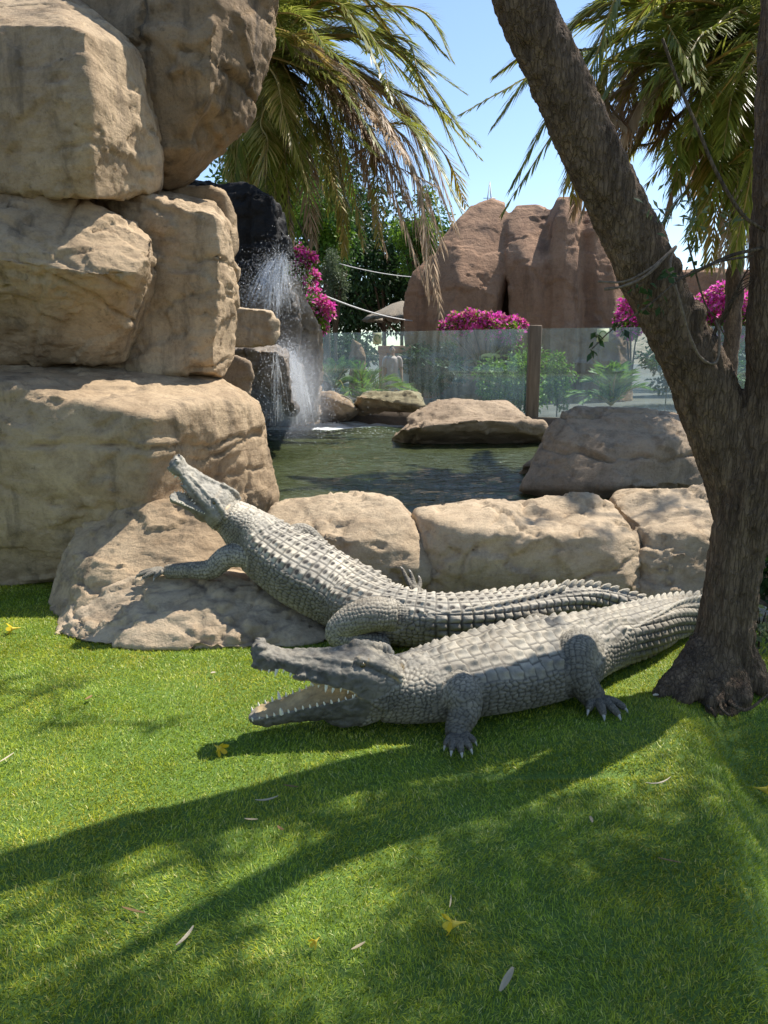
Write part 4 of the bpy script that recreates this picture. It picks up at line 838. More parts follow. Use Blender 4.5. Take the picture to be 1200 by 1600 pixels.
# ---------------------------------------------------------------- palms
def frond(parent, pts, mat, rs, L=.42, W=.025, npair=62, hang=.5, tip_fall=1.0):
    """pts: control points base->tip; leaflets both sides; one mesh: rachis + leaflets"""
    A = catmull([list(p) for p in pts], 60); T = np.gradient(A, axis=0); T /= np.linalg.norm(T, axis=1)[:, None]
    n = npair; q = np.linspace(.10, .995, n); i = np.clip((q*59).astype(int), 0, 59)
    P = A[i]; Ti = T[i]; Z = np.array([0, 0, 1.0]); S = np.cross(Ti, Z); S /= np.linalg.norm(S, axis=1)[:, None]+1e-9; U = np.cross(S, Ti)
    co = []; fc = []; R = []; o = 0
    lenp = L*np.clip(np.sin(np.pi*(q*.86+.12))**.55, .25, 1)
    for s in (1, -1):
        sp = (.75-.35*q)[:, None]
        D = Ti*(.55+.45*q[:, None])+S*s*sp*(1+.15*rs.normal(size=(n, 1)))+U*(.28*(1-hang))+rs.normal(size=(n, 3))*.08
        D /= np.linalg.norm(D, axis=1)[:, None]; Wd = np.cross(D, U+S*s*.4); Wd /= np.linalg.norm(Wd, axis=1)[:, None]+1e-9
        l = (lenp*(.85+.3*rs.rand(n)))[:, None]; w = W*(.8+.4*rs.rand(n))[:, None]
        a = P; b = P+D*l*.5; b[:, 2] -= hang*.10*l[:, 0]; c = P+D*l*.95; c[:, 2] -= hang*.42*l[:, 0]
        co.append(np.stack([a-Wd*w*.25, a+Wd*w*.25, b+Wd*w*.5, b-Wd*w*.5, c], 1).reshape(-1, 3)); k = o+np.arange(n)*5; o += n*5
        fc.append((np.c_[k, k+1, k+2, k+3], np.c_[k+3, k+2, k+4])); R.append(np.repeat(np.clip(rs.normal(.5, .22, n), 0, 1), 5))
    me = mesh_np('frond', np.vstack(co), [np.vstack([f[0] for f in fc]), np.vstack([f[1] for f in fc])]); set_f(me, np.concatenate(R), 'rnd')
    fo = link('frond', me, M[mat], parent, smooth=False)
    rm = tube(A, np.linspace(.030, .004, 60), 6); set_f(rm, np.full(len(rm.vertices), .8), 'rnd')
    link('rachis', rm, M['leaf_dry' if mat == 'leaf_dry' else 'leaf_mixed'], None).parent = fo
    return fo
def palm(label, crown, base, seed, hand, extra, trunk_r=.22, L=.42, fl=3.4, skip=None):
    rs = np.random.RandomState(seed); c = Vector(crown); b = Vector(base)
    root = empty('palm_tree', tuple(b)); tag(root, label, 'palm tree', 'date palms behind the pool')
    A = catmull([list(b), list(b.lerp(c, .35)+Vector((.05, 0, 0))), list(b.lerp(c, .7)), list(c+Vector((0, 0, .1)))], 60)
    rad = trunk_r*(1+.10*np.abs(np.sin(np.arange(60)*1.3)))*np.r_[np.linspace(1.2, 1, 45), np.linspace(1, 1.35, 15)]
    tm = tube(A, rad, 16); co = get_co(tm); no = get_no(tm)
    tm.vertices.foreach_set('co', (co+no*(.035*noise3(co*[6, 6, 9]))[:, None]).astype(np.float32).ravel()); tm.update(); link('trunk', tm, M['bark_palm'], root)
    for (mpx, tpx, mat, hang) in hand:
        m, e = V(mpx), V(tpx); a = c+Vector((rs.normal()*.08, rs.normal()*.08, rs.uniform(-.15, .15)))
        p1 = a.lerp(m, .5)+Vector((0, 0, .12*(m-a).length)); p2 = m.lerp(e, .5)+Vector((0, 0, .10*(e-m).length))
        frond(root, [a, p1, m, p2, e], mat, rs, L*(1.15 if mat == 'leaf_dry' else 1), hang=hang, npair=120)
        j = lambda q, k: q+Vector((rs.normal()*k, rs.normal()*k*1.5, rs.normal()*k*.8))
        if rs.rand() < .9: frond(root, [a, j(p1, .1), j(m, .2), j(p2, .22), j(e, .28)], ('leaf_mixed' if mat == 'leaf_palm' and rs.rand() < .3 else mat), rs, L, hang=hang, npair=110)
    for (az, el, ln, mat, hang) in extra:
        a = c+Vector((0, 0, .05)); d = Vector((math.cos(az)*math.cos(el), math.sin(az)*math.cos(el), math.sin(el)))
        h = Vector((d.x, d.y, 0)); pts = [a+d*(ln*k)+Vector((0, 0, -ln*.62*k**2.3*(1.1-el*.4))) for k in (0, .25, .5, .75, 1)]
        frond(root, pts, mat, rs, L, hang=hang, npair=140)
    return root
gM, xM, dM = 'leaf_palm', 'leaf_mixed', 'leaf_dry'
Yp = 14.5; c1 = at(418, 85, Yp); r1 = np.random.RandomState(4)
def h1(m, e, mat=gM, hang=.4, dy=0.0): return ((m[0], m[1], Yp-.4+dy*.6), (e[0], e[1], Yp-.8+dy), mat, hang)
hand1 = [h1((570, 18), (733, 275), gM, .5, 1.2), h1((600, 70), (728, 215), gM, .4, .6), h1((590, 120), (722, 335), gM, .4, 0), h1((540, 30), (690, 175), gM, .3, 1.8), h1((560, -10), (700, 90), gM, .4, 1.0), h1((500, -40), (640, 60), gM, .3, .6), h1((520, 0), (615, 160), gM, .4, -1),
    h1((600, 165), (724, 330), gM, .4, -.8), h1((560, 130), (700, 395), dM, .8, .4), h1((575, 160), (688, 480), dM, .9, 0), h1((540, 160), (668, 455), dM, .9, -.4), h1((560, 190), (640, 320), dM, .7, -.6), h1((520, 140), (606, 400), dM, .9, .3), h1((600, 140), (712, 360), dM, .8, 1.0),
    h1((515, 150), (570, 395), xM, .6, -.5), h1((500, 160), (540, 395), xM, .8, .2), h1((470, 160), (520, 330), gM, .5, -1), h1((480, 190), (548, 330), gM, .5, .5), h1((465, 180), (490, 385), dM, .8, -.3), h1((450, 170), (480, 300), gM, .5, -1.2), h1((440, 190), (455, 385), gM, .5, -.6), h1((425, 180), (440, 300), gM, .6, .3), h1((410, 190), (418, 350), gM, .6, -.9), h1((395, 200), (385, 320), xM, .7, .2), h1((380, 180), (365, 290), gM, .7, -.4), h1((455, 210), (505, 300), xM, .6, .9), h1((440, 60), (560, 120), gM, .3, -2.2), h1((430, 20), (520, 90), gM, .3, -2.6), h1((470, 30), (590, 90), gM, .3, 2.0), h1((480, 100), (600, 240), gM, .4, -1.6), h1((500, 90), (640, 250), dM, .6, -1.2), h1((520, 110), (650, 200), gM, .4, 1.4)]
ext1 = [(a, e, 3.4, gM, .4) for a, e in [(-.3, .9), (.4, 1.1), (1.2, .8), (2.0, 1.0), (2.8, .7), (3.5, .5), (4.2, .8), (-.9, .7), (.1, .5), (3.9, .2), (2.4, .3), (5.0, .55)]]
palm('date palm behind the waterfall with brown dead fronds hanging on one side', c1, (c1.x+.25, Yp+.3, .2), 6, hand1, ext1, L=.58)
Yq = 9.3; c2 = at(1172, 70, Yq)
def h2(m, e, mat=gM, hang=.4, dy=0.0): return ((m[0], m[1], Yq-.2+dy*.6), (e[0], e[1], Yq-.4+dy), mat, hang)
hand2 = [h2((950, 5), (768, 200), gM, .7, .4), h2((960, 55), (795, 300), gM, .7, .1), h2((960, 90), (880, 300), xM, .7, -.3), h2((980, 20), (770, 120), gM, .6, 1.0), h2((1000, -20), (870, 60), gM, .4, .6), h2((1000, 110), (905, 345), dM, .8, .4), h2((1020, 130), (935, 360), dM, .8, .8), h2((1040, 60), (920, 180), gM, .4, -.8), h2((1050, 100), (960, 240), dM, .7, -.6), h2((1020, 80), (930, 250), dM, .6, 1.2), h2((1080, 130), (985, 240), xM, .6, .3),
    h2((1090, 150), (1035, 360), dM, .8, .5), h2((1110, 170), (1050, 300), gM, .6, -.6), h2((1115, 190), (1085, 390), gM, .6, .2), h2((1130, 200), (1110, 420), xM, .7, -.3), h2((1150, 200), (1150, 420), gM, .6, -.5), h2((1165, 200), (1180, 440), dM, .9, -.2), h2((1140, 180), (1090, 330), dM, .7, 1.0), h2((1060, 110), (1000, 200), dM, .7, 1.0), h2((1070, 40), (960, 130), gM, .5, 1.6), h2((1100, 60), (1010, 190), gM, .5, -1.4), h2((1120, 40), (1050, 150), gM, .5, -1.8), h2((1080, 0), (960, 80), gM, .4, -1.2), h2((1120, 110), (1080, 210), gM, .5, -1.6), h2((1150, 110), (1130, 240), gM, .5, -1.5), h2((1190, 140), (1210, 330), gM, .6, .5), h2((1100, 90), (1030, 150), dM, .6, -.3), h2((1210, 160), (1240, 380), gM, .6, -.3)]
ext2 = [(a, e, 3.0, gM, .4) for a, e in [(-.3, .9), (.4, 1.1), (1.2, .8), (2.0, 1.0), (2.8, .9), (3.5, 1.1), (4.2, .9), (-.9, .7), (.1, .5), (.8, .3), (5.4, .4), (1.8, .3), (4.6, .6)]]
palm('date palm beside the forked tree, fronds of green and brown', c2, (c2.x+.12, Yq+.1, .15), 8, hand2, ext2, L=.48, trunk_r=.085)
# ---------------------------------------------------------------- far rock formation, wall, hill
def lobe(px0, px1, ptop, Yf, Yb, lean=0, pm=None):
    m = (px0+px1)/2; w = px1-px0; q = []
    for k, f in ((0, .0), (.1, .55), (.3, .85), (.6, 1.0), (1.0, 1.0)):
        y = ptop+(640-ptop)*k; hw = w/2*(.35+.65*f); o = lean*(1-k)
        for sx, yy in ((-1, Yf+.9), (-.6, Yf+.2), (0, Yf), (.6, Yf+.2), (1, Yf+.9)): q.append((m+o+sx*hw, y, yy+.8*(1-f)))
        q += [(m+o-hw*.9, y, Yb), (m+o+hw*.9, y, Yb)]
    return q
rock('rock_formation', 'tall red-brown rounded rock formation behind the glass fence', [
    [(634, 520, 22), (632, 470, 22), (645, 430, 22), (672, 398, 22.3), (700, 400, 22.3), (705, 470, 21.6), (690, 620, 21.6), (640, 620, 22), (660, 410, 24), (640, 500, 24), (700, 620, 24)],
    [(664, 440, 22.0), (690, 372, 22.2), (718, 340, 22.4), (738, 320, 22.8), (770, 307, 23), (792, 318, 22.8), (798, 400, 21.9), (775, 470, 21.3), (720, 440, 21.0), (690, 520, 21.0), (700, 640, 21.2), (752, 520, 21.5), (748, 640, 21.8), (664, 480, 21.8), (740, 320, 25), (790, 315, 25), (680, 400, 25), (750, 640, 25)],
    [(790, 340, 22.4), (806, 318, 22.6), (838, 316, 22.6), (860, 330, 22.4), (868, 400, 21.4), (866, 520, 21.2), (862, 640, 21.4), (795, 460, 21.4), (790, 400, 21.6), (826, 420, 20.8), (815, 520, 21.4), (812, 640, 21.6), (806, 320, 25), (855, 320, 25), (860, 640, 25)],
    lobe(842, 918, 308, 20.7, 25, 4), lobe(895, 992, 330, 21.0, 25, -16),
    [(740, 420, 23.6), (840, 420, 23.6), (740, 640, 23.6), (840, 640, 23.6), (740, 440, 25), (840, 640, 25)]],
    'rock_red', voxel=.055, smooth=5, amp=.12, freq=.3, flake=.045, fine=.0, seed=41, ridge=.0, auto=9, cat='rock')
rock('rock_wall', 'long low red-brown wall right of the rock formation', [[(1040, 424, 25), (1100, 420, 25), (1260, 424, 24), (1050, 640, 25), (1260, 640, 24), (1040, 424, 26), (1260, 424, 25.5), (1050, 640, 26), (1260, 640, 25.5)]], 'rock_red', voxel=.08, smooth=2, amp=.08, freq=.8, flake=.04, seed=42, cat='wall')
t = NT('dry_hillside'); v = t.coord(); n = t.noise(v, .06, 6, .7); n2 = t.noise(v, .5, 6, .75)
c = t.mix(t.ramp(n2, [(.48, (0, 0, 0)), (.6, (1, 1, 1))]), t.ramp(n, [(.35, (.26, .19, .13)), (.65, (.36, .27, .19))]), G3(.11, .10, .055)); t.set(Base_Color=c, Roughness=.95, Normal=t.bump(n2, .8, 1.0)); M['hill'] = t.m
def hillz(x, y): return -1+54*np.exp(-((x-260)/170)**2)*np.exp(-((y-330)/90)**2)*(1+.06*noise3(np.c_[x*.03, y*.03, x*0]))+3*noise3(np.c_[x*.02, y*.02, x*0+7])
tag(link('hill', grid(np.linspace(-120, 700, 90), np.linspace(140, 520, 50), hillz), M['hill']), kind='structure')

# pylon
t = NT('galvanised_steel'); n = t.noise(t.coord(), 3, 4); t.set(Base_Color=t.ramp(n, [(.3, (.22, .23, .24)), (.7, (.32, .33, .34))]), Metallic=.6, Roughness=.5); M['steel'] = t.m
pc = at(765, 300, 205); pz = at(765, 284, 205).z; pyl = empty('power_pylon', (pc.x, 205, 0)); tag(pyl, 'thin steel lattice pylon far behind the rock formation', 'pylon')
legs_ = []
for sx in (-1, 1):
    for sy in (-1, 1): legs_.append(tube([(pc.x+sx*3.2, 205+sy*3.2, -1), (pc.x+sx*.9, 205+sy*.9, pz-8), (pc.x, 205, pz)], [.16, .13, .1], 5))
link('mast', join_np(legs_), M['steel'], pyl)
br = []
for k in range(12):
    z0 = 1+k*(pz-6)/12; z1 = 1+(k+1)*(pz-6)/12; w0 = 3.1*(1-z0/pz)+.15; w1 = 3.1*(1-z1/pz)+.15
    for s in (-1, 1):
        br.append(tube([(pc.x-w0*s, 205-w0, z0), (pc.x+w1*s, 205-w1, z1)], .07, 4)); br.append(tube([(pc.x-w0*s, 205+w0, z0), (pc.x+w1*s, 205+w1, z1)], .07, 4))
link('lattice', join_np(br), M['steel'], pyl)
link('cross_arm', join_np([tube([(pc.x-1.6, 205, pz-4), (pc.x+1.6, 205, pz-4)], .09, 5), tube([(pc.x-1.3, 205, pz-6.5), (pc.x+1.3, 205, pz-6.5)], .09, 5)]), M['steel'], pyl)

# ---------------------------------------------------------------- trees and shrubs behind
def bt(name, label, px, py, Y, rx, rz, ncl, nl, leaf, mat, seed, **kw):
    c = at(px, py, Y); return bushy_tree(name, label, (c.x, Y, .25), c, (rx, rx*.8, rz), ncl, nl, leaf, mat, seed, **kw)
bt('tree', 'dark broad tree behind the thatched parasol', 600, 425, 33, 3.4, 2.9, 46, 9000, .24, 'leaf_dark', 51, group='trees behind the pool')
bt('tree', 'dark tree behind the hanging palm fronds', 520, 330, 35, 3.6, 3.4, 46, 8000, .24, 'leaf_dark', 52, group='trees behind the pool', mats='leaf_mid')
bt('tree', 'bright yellow-green tree beside the red rock formation', 655, 375, 29, 1.5, 2.0, 34, 6500, .16, 'leaf_bright', 53, group='trees behind the pool', mats='leaf_mid')
bt('tree', 'vivid green leafy tree above the pink flowers by the waterfall', 508, 370, 22, 1.15, 1.7, 36, 6500, .13, 'leaf_mid', 54, group='trees behind the pool', mats='leaf_bright')
bt('bush', 'grey-green conical bush beside the pink flowers', 523, 432, 19.5, .42, .85, 20, 5000, .06, 'leaf_grey', 55, cat='bush', trunk_r=.05)
bt('tree', 'green tree behind the black wet rock face', 420, 280, 24, 2.2, 2.2, 36, 5000, .2, 'leaf_mid', 56, group='trees behind the pool')
bt('tree', 'far dark green tree low behind the palm and thatched parasol', 560, 480, 36, 3.0, 1.8, 36, 6000, .24, 'leaf_dark', 57, group='trees behind the pool')
bt('hedge', 'dark hedge behind the rock formation and low wall', 1080, 470, 30, 3.2, 1.4, 30, 4500, .2, 'leaf_dark', 58, cat='hedge', trunk_r=.06)
bt('shrub', 'small grey-green shrub beside the tree root', 1188, 985, 3.55, .12, .14, 8, 90, .05, 'leaf_grey', 59, cat='shrub', trunk_r=.006)
bt('hedge', 'dark hedge beyond the forked tree at the edge of the lawn', 1330, 880, 4.6, .75, .75, 30, 6000, .08, 'leaf_dark', 60, cat='hedge', trunk_r=.05)

bt('hedge', 'long dark hedge behind the glass fence left of the person', 470, 560, 23, 2.6, .95, 34, 6000, .16, 'leaf_dark', 101, cat='hedge', trunk_r=.05)
bt('hedge', 'dark hedge behind the glass between person and rock formation', 680, 575, 20.6, 1.0, .9, 20, 3000, .14, 'leaf_dark', 102, cat='hedge', trunk_r=.05)
bt('hedge', 'dark hedge behind the glass right of the rock formation', 1090, 560, 19, 2.2, .95, 34, 5500, .14, 'leaf_dark', 103, cat='hedge', trunk_r=.05)
def bougain(label, clumps, seed, Y, base, faded=.25):
    rs = np.random.RandomState(seed); root = empty('bougainvillea', tuple(base)); tag(root, label, 'flowering shrub', 'bougainvillea around the pool')
    lv = []; br = []; fd = []; st = []
    for (px, py, rpx, frac) in clumps:
        c = at(px, py, Y+rs.normal()*.15); r = rpx*Y/F; st.append(tube([Vector(base), Vector(base).lerp(c, .5)+Vector((0, 0, .12)), c], [.025, .015, .006], 6))
        n = int(160+4200*r*r*4*.35); p, d = clump_pts(n, c, (r, r*.8, r), rs, .35)
        k = rs.rand(n) < frac; f = k & (rs.rand(n) < faded); k = k & ~f; g = ~(k | f)
        for sel, dst, sz in ((g, lv, .085), (k, br, .085), (f, fd, .08)):
            if sel.sum(): dst.append(leaves(p[sel]+d[sel]*(.04*r if dst is br else 0), d[sel]+rs.normal(size=(sel.sum(), 3))*.8, sz*(.7+.6*rs.rand(sel.sum())), sz*.75, rs))
    link('stem', join_np(st), M['twig'], root)
    tag(leaf_obj('leaf_mass', lv, 'leaf_bright', root, rs), kind='stuff'); tag(leaf_obj('flower_mass', br, 'bract', root, rs), kind='stuff')
    if fd: tag(leaf_obj('faded_flower_mass', fd, 'bract_faded', root, rs), kind='stuff')
bougain('pink bougainvillea hanging beside the waterfall', [(468, 400, 16, .75), (484, 404, 10, .75), (465, 425, 20, .2), (488, 432, 10, .7), (470, 455, 20, .2), (487, 460, 14, .8), (480, 480, 18, .3), (505, 478, 15, .85), (490, 500, 18, .2), (512, 488, 10, .8), (500, 510, 11, .6), (470, 490, 18, .1)], 61, 14.6, at(470, 560, 14.9))
bougain('pink bougainvillea spilling over the glass fence below the rock formation', [(712, 502, 14, .75), (735, 498, 14, .8), (758, 500, 13, .85), (780, 502, 13, .85), (802, 506, 12, .85), (815, 508, 8, .85), (722, 512, 14, .5), (770, 514, 14, .5), (695, 512, 9, .5), (800, 520, 16, .3)], 62, 16.5, at(760, 600, 16.5), .4)
bougain('small pink bougainvillea cluster at the left of the leaning limb', [(985, 478, 17, .85), (975, 495, 14, .75), (998, 498, 14, .7), (985, 512, 18, .4)], 63, 16.0, at(985, 600, 16.0))
bougain('broad pink bougainvillea under the low red wall', [(1100, 478, 20, .85), (1112, 466, 14, .85), (1128, 464, 20, .85), (1150, 472, 20, .85), (1168, 478, 18, .85), (1110, 498, 18, .6), (1140, 500, 20, .5), (1165, 505, 18, .4), (1130, 520, 22, .2)], 64, 15.5, at(1130, 610, 15.5))

# plants behind the glass
def spray_plant(name, label, base, n, L, W, mat, seed, spread=.9, cat='plant', group=None, feather=False):
    rs = np.random.RandomState(seed); root = empty(name, tuple(base)); tag(root, label, cat, group)
    for k in range(n):
        az = 6.283*k/n+rs.normal()*.25; el = rs.uniform(.45, 1.35); d = Vector((math.cos(az)*math.cos(el)*spread, math.sin(az)*math.cos(el)*spread, math.sin(el))); ln = L*rs.uniform(.75, 1.1)
        pts = [Vector(base)+d*(ln*q)+Vector((0, 0, -ln*.45*q**2.2)) for q in (0, .33, .66, 1)]
        if feather: frond(root, pts, mat, rs, ln*.33, W, npair=26, hang=.4)
        else:
            A = catmull([list(p) for p in pts], 10); T = np.gradient(A, axis=0); S = np.cross(T, [0, 0, 1]); S /= np.linalg.norm(S, axis=1)[:, None]+1e-9
            w = W*np.sin(np.linspace(.25, 3.0, 10))[:, None]; co = np.hstack([A-S*w, A+[0, 0, -.2*W], A+S*w]).reshape(-1, 3); i = np.arange(9)*3
            me = mesh_np('leaf', co, np.vstack([np.c_[i, i+1, i+4, i+3], np.c_[i+1, i+2, i+5, i+4]])); set_f(me, np.full(30, rs.rand()), 'rnd'); link('leaf', me, M[mat], root)
    return root
spray_plant('cycad', 'spiky green cycad behind the glass beside the waterfall rocks', at(522, 605, 16.9), 15, 1.35, .03, 'leaf_mid', 71, feather=True)
spray_plant('cycad', 'pale arching palm fronds behind the glass in front of the red block', at(572, 628, 17.0), 15, 1.5, .03, 'leaf_bright', 72, feather=True)
spray_plant('cycad', 'low bright palm tuft behind the glass at the feet of the person', at(590, 618, 16.6), 7, .5, .02, 'leaf_bright', 73, feather=True)
spray_plant('cycad', 'bright fan of palm leaves behind the right glass pane', at(955, 632, 14.2), 13, 1.35, .05, 'leaf_bright', 74, feather=True)
spray_plant('leafy_plant', 'large round-leaved plant behind the glass beside the wooden post', at(765, 575, 16.0), 10, .7, .2, 'leaf_grey', 75)
bt('shrub', 'loose light green shrub growing behind the wooden fence post', 812, 588, 15.3, 1.0, .75, 34, 4200, .10, 'leaf_bright', 76, cat='shrub', trunk_r=.02)
bt('shrub', 'small flowering shrub right of the wooden fence post', 872, 598, 14.0, .42, .58, 18, 1900, .075, 'leaf_bright', 77, cat='shrub', trunk_r=.015)
bt('shrub', 'green shrub behind the glass next to the leaning limb', 1045, 560, 14.5, .35, .3, 12, 800, .09, 'leaf_mid', 78, cat='shrub', trunk_r=.015)
bt('shrub', 'green shrub behind the glass between the two tree limbs', 1150, 590, 13.6, .4, .45, 14, 1400, .09, 'leaf_mid', 79, cat='shrub', trunk_r=.015)

# ---------------------------------------------------------------- glass fence
t = NT('dirty_glass'); v = t.coord((3, 3, .35)); n = t.noise(v, 3.0, 8, .7, .3); n2 = t.noise(t.coord(), 1.2, 5, .6)
tp = t.new('ShaderNodeBsdfTransparent', Color=G3(.86, .94, .93)); gl = t.new('ShaderNodeBsdfGlossy', Color=G3(.9, .95, .95), Roughness=.03)
m1 = t.n.new('ShaderNodeMixShader'); m1.inputs[0].default_value = .045; t.l.new(tp.outputs[0], m1.inputs[1]); t.l.new(gl.outputs[0], m1.inputs[2])
df = t.new('ShaderNodeBsdfDiffuse', Color=G3(.60, .70, .72)); tl = t.new('ShaderNodeBsdfTranslucent', Color=G3(.60, .70, .72)); md = t.n.new('ShaderNodeMixShader'); md.inputs[0].default_value = .5
t.l.new(df.outputs[0], md.inputs[1]); t.l.new(tl.outputs[0], md.inputs[2])
m2 = t.n.new('ShaderNodeMixShader'); dirt = t.math('MULTIPLY', t.ramp(t.math('ADD', t.math('MULTIPLY', n, .6), t.math('MULTIPLY', n2, .4)), [(.38, (.015,)*3), (.7, (.12,)*3)]), 1.0)
t.l.new(dirt, m2.inputs[0]); t.l.new(m1.outputs[0], m2.inputs[1]); t.l.new(md.outputs[0], m2.inputs[2]); t.l.new(m2.outputs[0], t.out.inputs[0]); M['glass'] = t.m
t = NT('weathered_wood'); v = t.coord((12, 12, 1)); n = t.noise(v, 2, 8, .65); t.set(Base_Color=t.ramp(n, [(.3, (.10, .07, .045)), (.7, (.24, .175, .115))]), Roughness=.85, Normal=t.bump(n, .7, .01)); M['wood'] = t.m
t = NT('concrete_kerb'); v = t.coord(); n = t.noise(v, 6, 8, .7); t.set(Base_Color=t.ramp(n, [(.3, (.13, .10, .075)), (.7, (.24, .19, .145))]), Roughness=.9, Normal=t.bump(n, .5, .01)); M['kerb'] = t.m
t = NT('sticker_paper'); n = t.noise(t.coord(), 20, 3); t.set(Base_Color=t.ramp(n, [(.3, (.62, .68, .42)), (.7, (.70, .75, .50))]), Roughness=.6); M['sticker'] = t.m
t = NT('sticker_green'); n = t.noise(t.coord(), 20, 3); t.set(Base_Color=t.ramp(n, [(.3, (.20, .34, .14)), (.7, (.26, .40, .18))]), Roughness=.6); M['sticker_mark'] = t.m
fA = Vector((-1.75, 16.1, 0)); fB = Vector((2.66, 13.40, 0)); fC = Vector((7.4, 11.75, 0))
def slab_between(a, b, z0, z1, th, ext=0.0):
    d = (b-a).normalized(); nrm = Vector((-d.y, d.x, 0))*th/2; a = a-d*ext; b = b+d*ext
    co = [a-nrm, b-nrm, b+nrm, a+nrm]; co = [(c.x, c.y, z0) for c in co]+[(c.x, c.y, z1) for c in co]
    return mesh_np('slab', co, np.array([(0, 3, 2, 1), (4, 5, 6, 7), (0, 1, 5, 4), (1, 2, 6, 5), (2, 3, 7, 6), (3, 0, 4, 7)]))
fen = empty('glass_fence', (fB.x, fB.y, .3)); tag(fen, 'frameless glass fence with a wooden post along the far side of the pool', 'fence')
dl = (fB-fA).normalized(); dr = (fC-fB).normalized()
link('kerb', slab_between(fA, fB, .05, .56, .22), M['kerb'], fen, smooth=False); link('kerb', slab_between(fB, fC, .05, .57, .22), M['kerb'], fen, smooth=False)
link('glass_pane', slab_between(fA, fB-dl*.10, .561, 2.115, .018), M['glass'], fen, smooth=False)
link('glass_pane', slab_between(fB+dr*.10, fC, .571, 2.115, .018), M['glass'], fen, smooth=False)
pm = box_me(fB.x-.105, fB.x+.105, fB.y-.105, fB.y+.105, .2, 2.17, .02); link('post', pm, M['wood'], fen)
for px, par in ((590, (fA, fB)), (942, (fB, fC))):
    a, b = par; d = (b-a).normalized(); r_ = ray(px, 525); # where the sight line meets the pane
    k = (a.x*r_.y-a.y*r_.x)/(d.y*r_.x-d.x*r_.y); p = a+d*k; nrm = Vector((d.y, -d.x, 0))
    if nrm.y > 0: nrm = -nrm
    z1 = 2.10; z0 = 1.88; w = .10
    q = p+nrm*.013; s = link('sticker', slab_between(q-d*w, q+d*w, z0, z1, .004), M['sticker'], fen, smooth=False)
    ring = [q+nrm*.004+d*(math.cos(k_*.35)*.06)+Vector((0, 0, (z0+z1)/2+math.sin(k_*.35)*.07)) for k_ in range(15)]
    rg = link('emblem', tube(ring, .009, 6), M['sticker_mark'], None); rg.parent = s; 

# ---------------------------------------------------------------- thatched parasol, block, person
t = NT('thatch'); v = t.coord((14, 14, 2)); n = t.noise(v, 3, 8, .7); t.set(Base_Color=t.ramp(n, [(.3, (.16, .13, .09)), (.7, (.38, .32, .24))]), Roughness=.95, Normal=t.bump(n, 1, .04)); M['thatch'] = t.m
pc = at(628, 500, 26.5); pz = at(628, 470, 26.5).z; par = empty('thatched_parasol', (pc.x, 26.5, .3)); tag(par, 'grey thatched parasol under the dark trees, beside the red rock formation', 'parasol')
co = []; f = []; ns = 72
for i, (r_, z_) in enumerate([(.02, 0), (.35, -.10), (.75, -.30), (1.1, -.50), (1.3, -.66), (1.05, -.60), (.5, -.38)]):
    for j in range(ns):
        a_ = 6.283*j/ns; w_ = 1+(.10*math.sin(j*2.9)+.06*math.sin(j*7.7))*(i in (3, 4)); co.append((pc.x+r_*w_*math.cos(a_), 26.5+r_*w_*math.sin(a_), pz+z_-(.05*math.sin(j*5.1) if i in (4,) else 0)))
for i in range(6):
    for j in range(ns): f.append((i*ns+j, i*ns+(j+1) % ns, (i+1)*ns+(j+1) % ns, (i+1)*ns+j))
link('thatch_roof', mesh_np('roof', co, np.array(f)), M['thatch'], par)
link('pole', tube([(pc.x, 26.5, .2), (pc.x, 26.5, pz-.1)], .06, 8), M['wood'], par)
for k in range(5):
    a_ = 1.2*k; link('strut', tube([(pc.x, 26.5, pz-1.2), (pc.x+.9*math.cos(a_), 26.5+.9*math.sin(a_), pz-.5)], .03, 6), M['wood'], par)
t = NT('terracotta_render'); n = t.noise(t.coord(), 3, 6); t.set(Base_Color=t.ramp(n, [(.3, (.40, .17, .085)), (.7, (.52, .25, .13))]), Roughness=.85, Normal=t.bump(n, .4, .02)); M['terra'] = t.m
t = NT('pale_tile'); n = t.noise(t.coord(), 2, 5); t.set(Base_Color=t.ramp(n, [(.3, (.28, .33, .35)), (.7, (.38, .43, .45))]), Roughness=.5); M['pale'] = t.m
bp0 = at(592, 545, 20.5); bp1 = at(641, 545, 20.5); blk = empty('fountain_block', (bp0.x, 20.5, .3)); tag(blk, 'terracotta block with a pale inset panel behind the person', 'fountain')
zt = bp0.z
link('pillar', box_me(bp0.x, bp0.x+.22, 20.5, 20.95, .2, zt-.11, .015), M['terra'], blk); link('lintel', box_me(bp0.x-.03, bp1.x+.03, 20.46, 21.0, zt-.108, zt+.08, .015), M['terra'], blk); link('panel', box_me(bp0.x+.222, bp1.x-.02, 20.62, 20.9, .2, zt-.109, .01), M['pale'], blk)
rock('red_rock', 'small pointed pink-brown rock standing behind the glass beside the pale arching palm', [[(546, 560, 21), (549, 526, 21), (553, 530, 20.9), (560, 548, 20.8), (566, 540, 20.9), (570, 560, 20.8), (546, 610, 20.8), (572, 610, 20.8), (550, 530, 21.4), (566, 548, 21.4), (570, 610, 21.5), (545, 610, 21.5)]], 'rock_red', voxel=.04, smooth=3, amp=.04, seed=43, cat='rock')

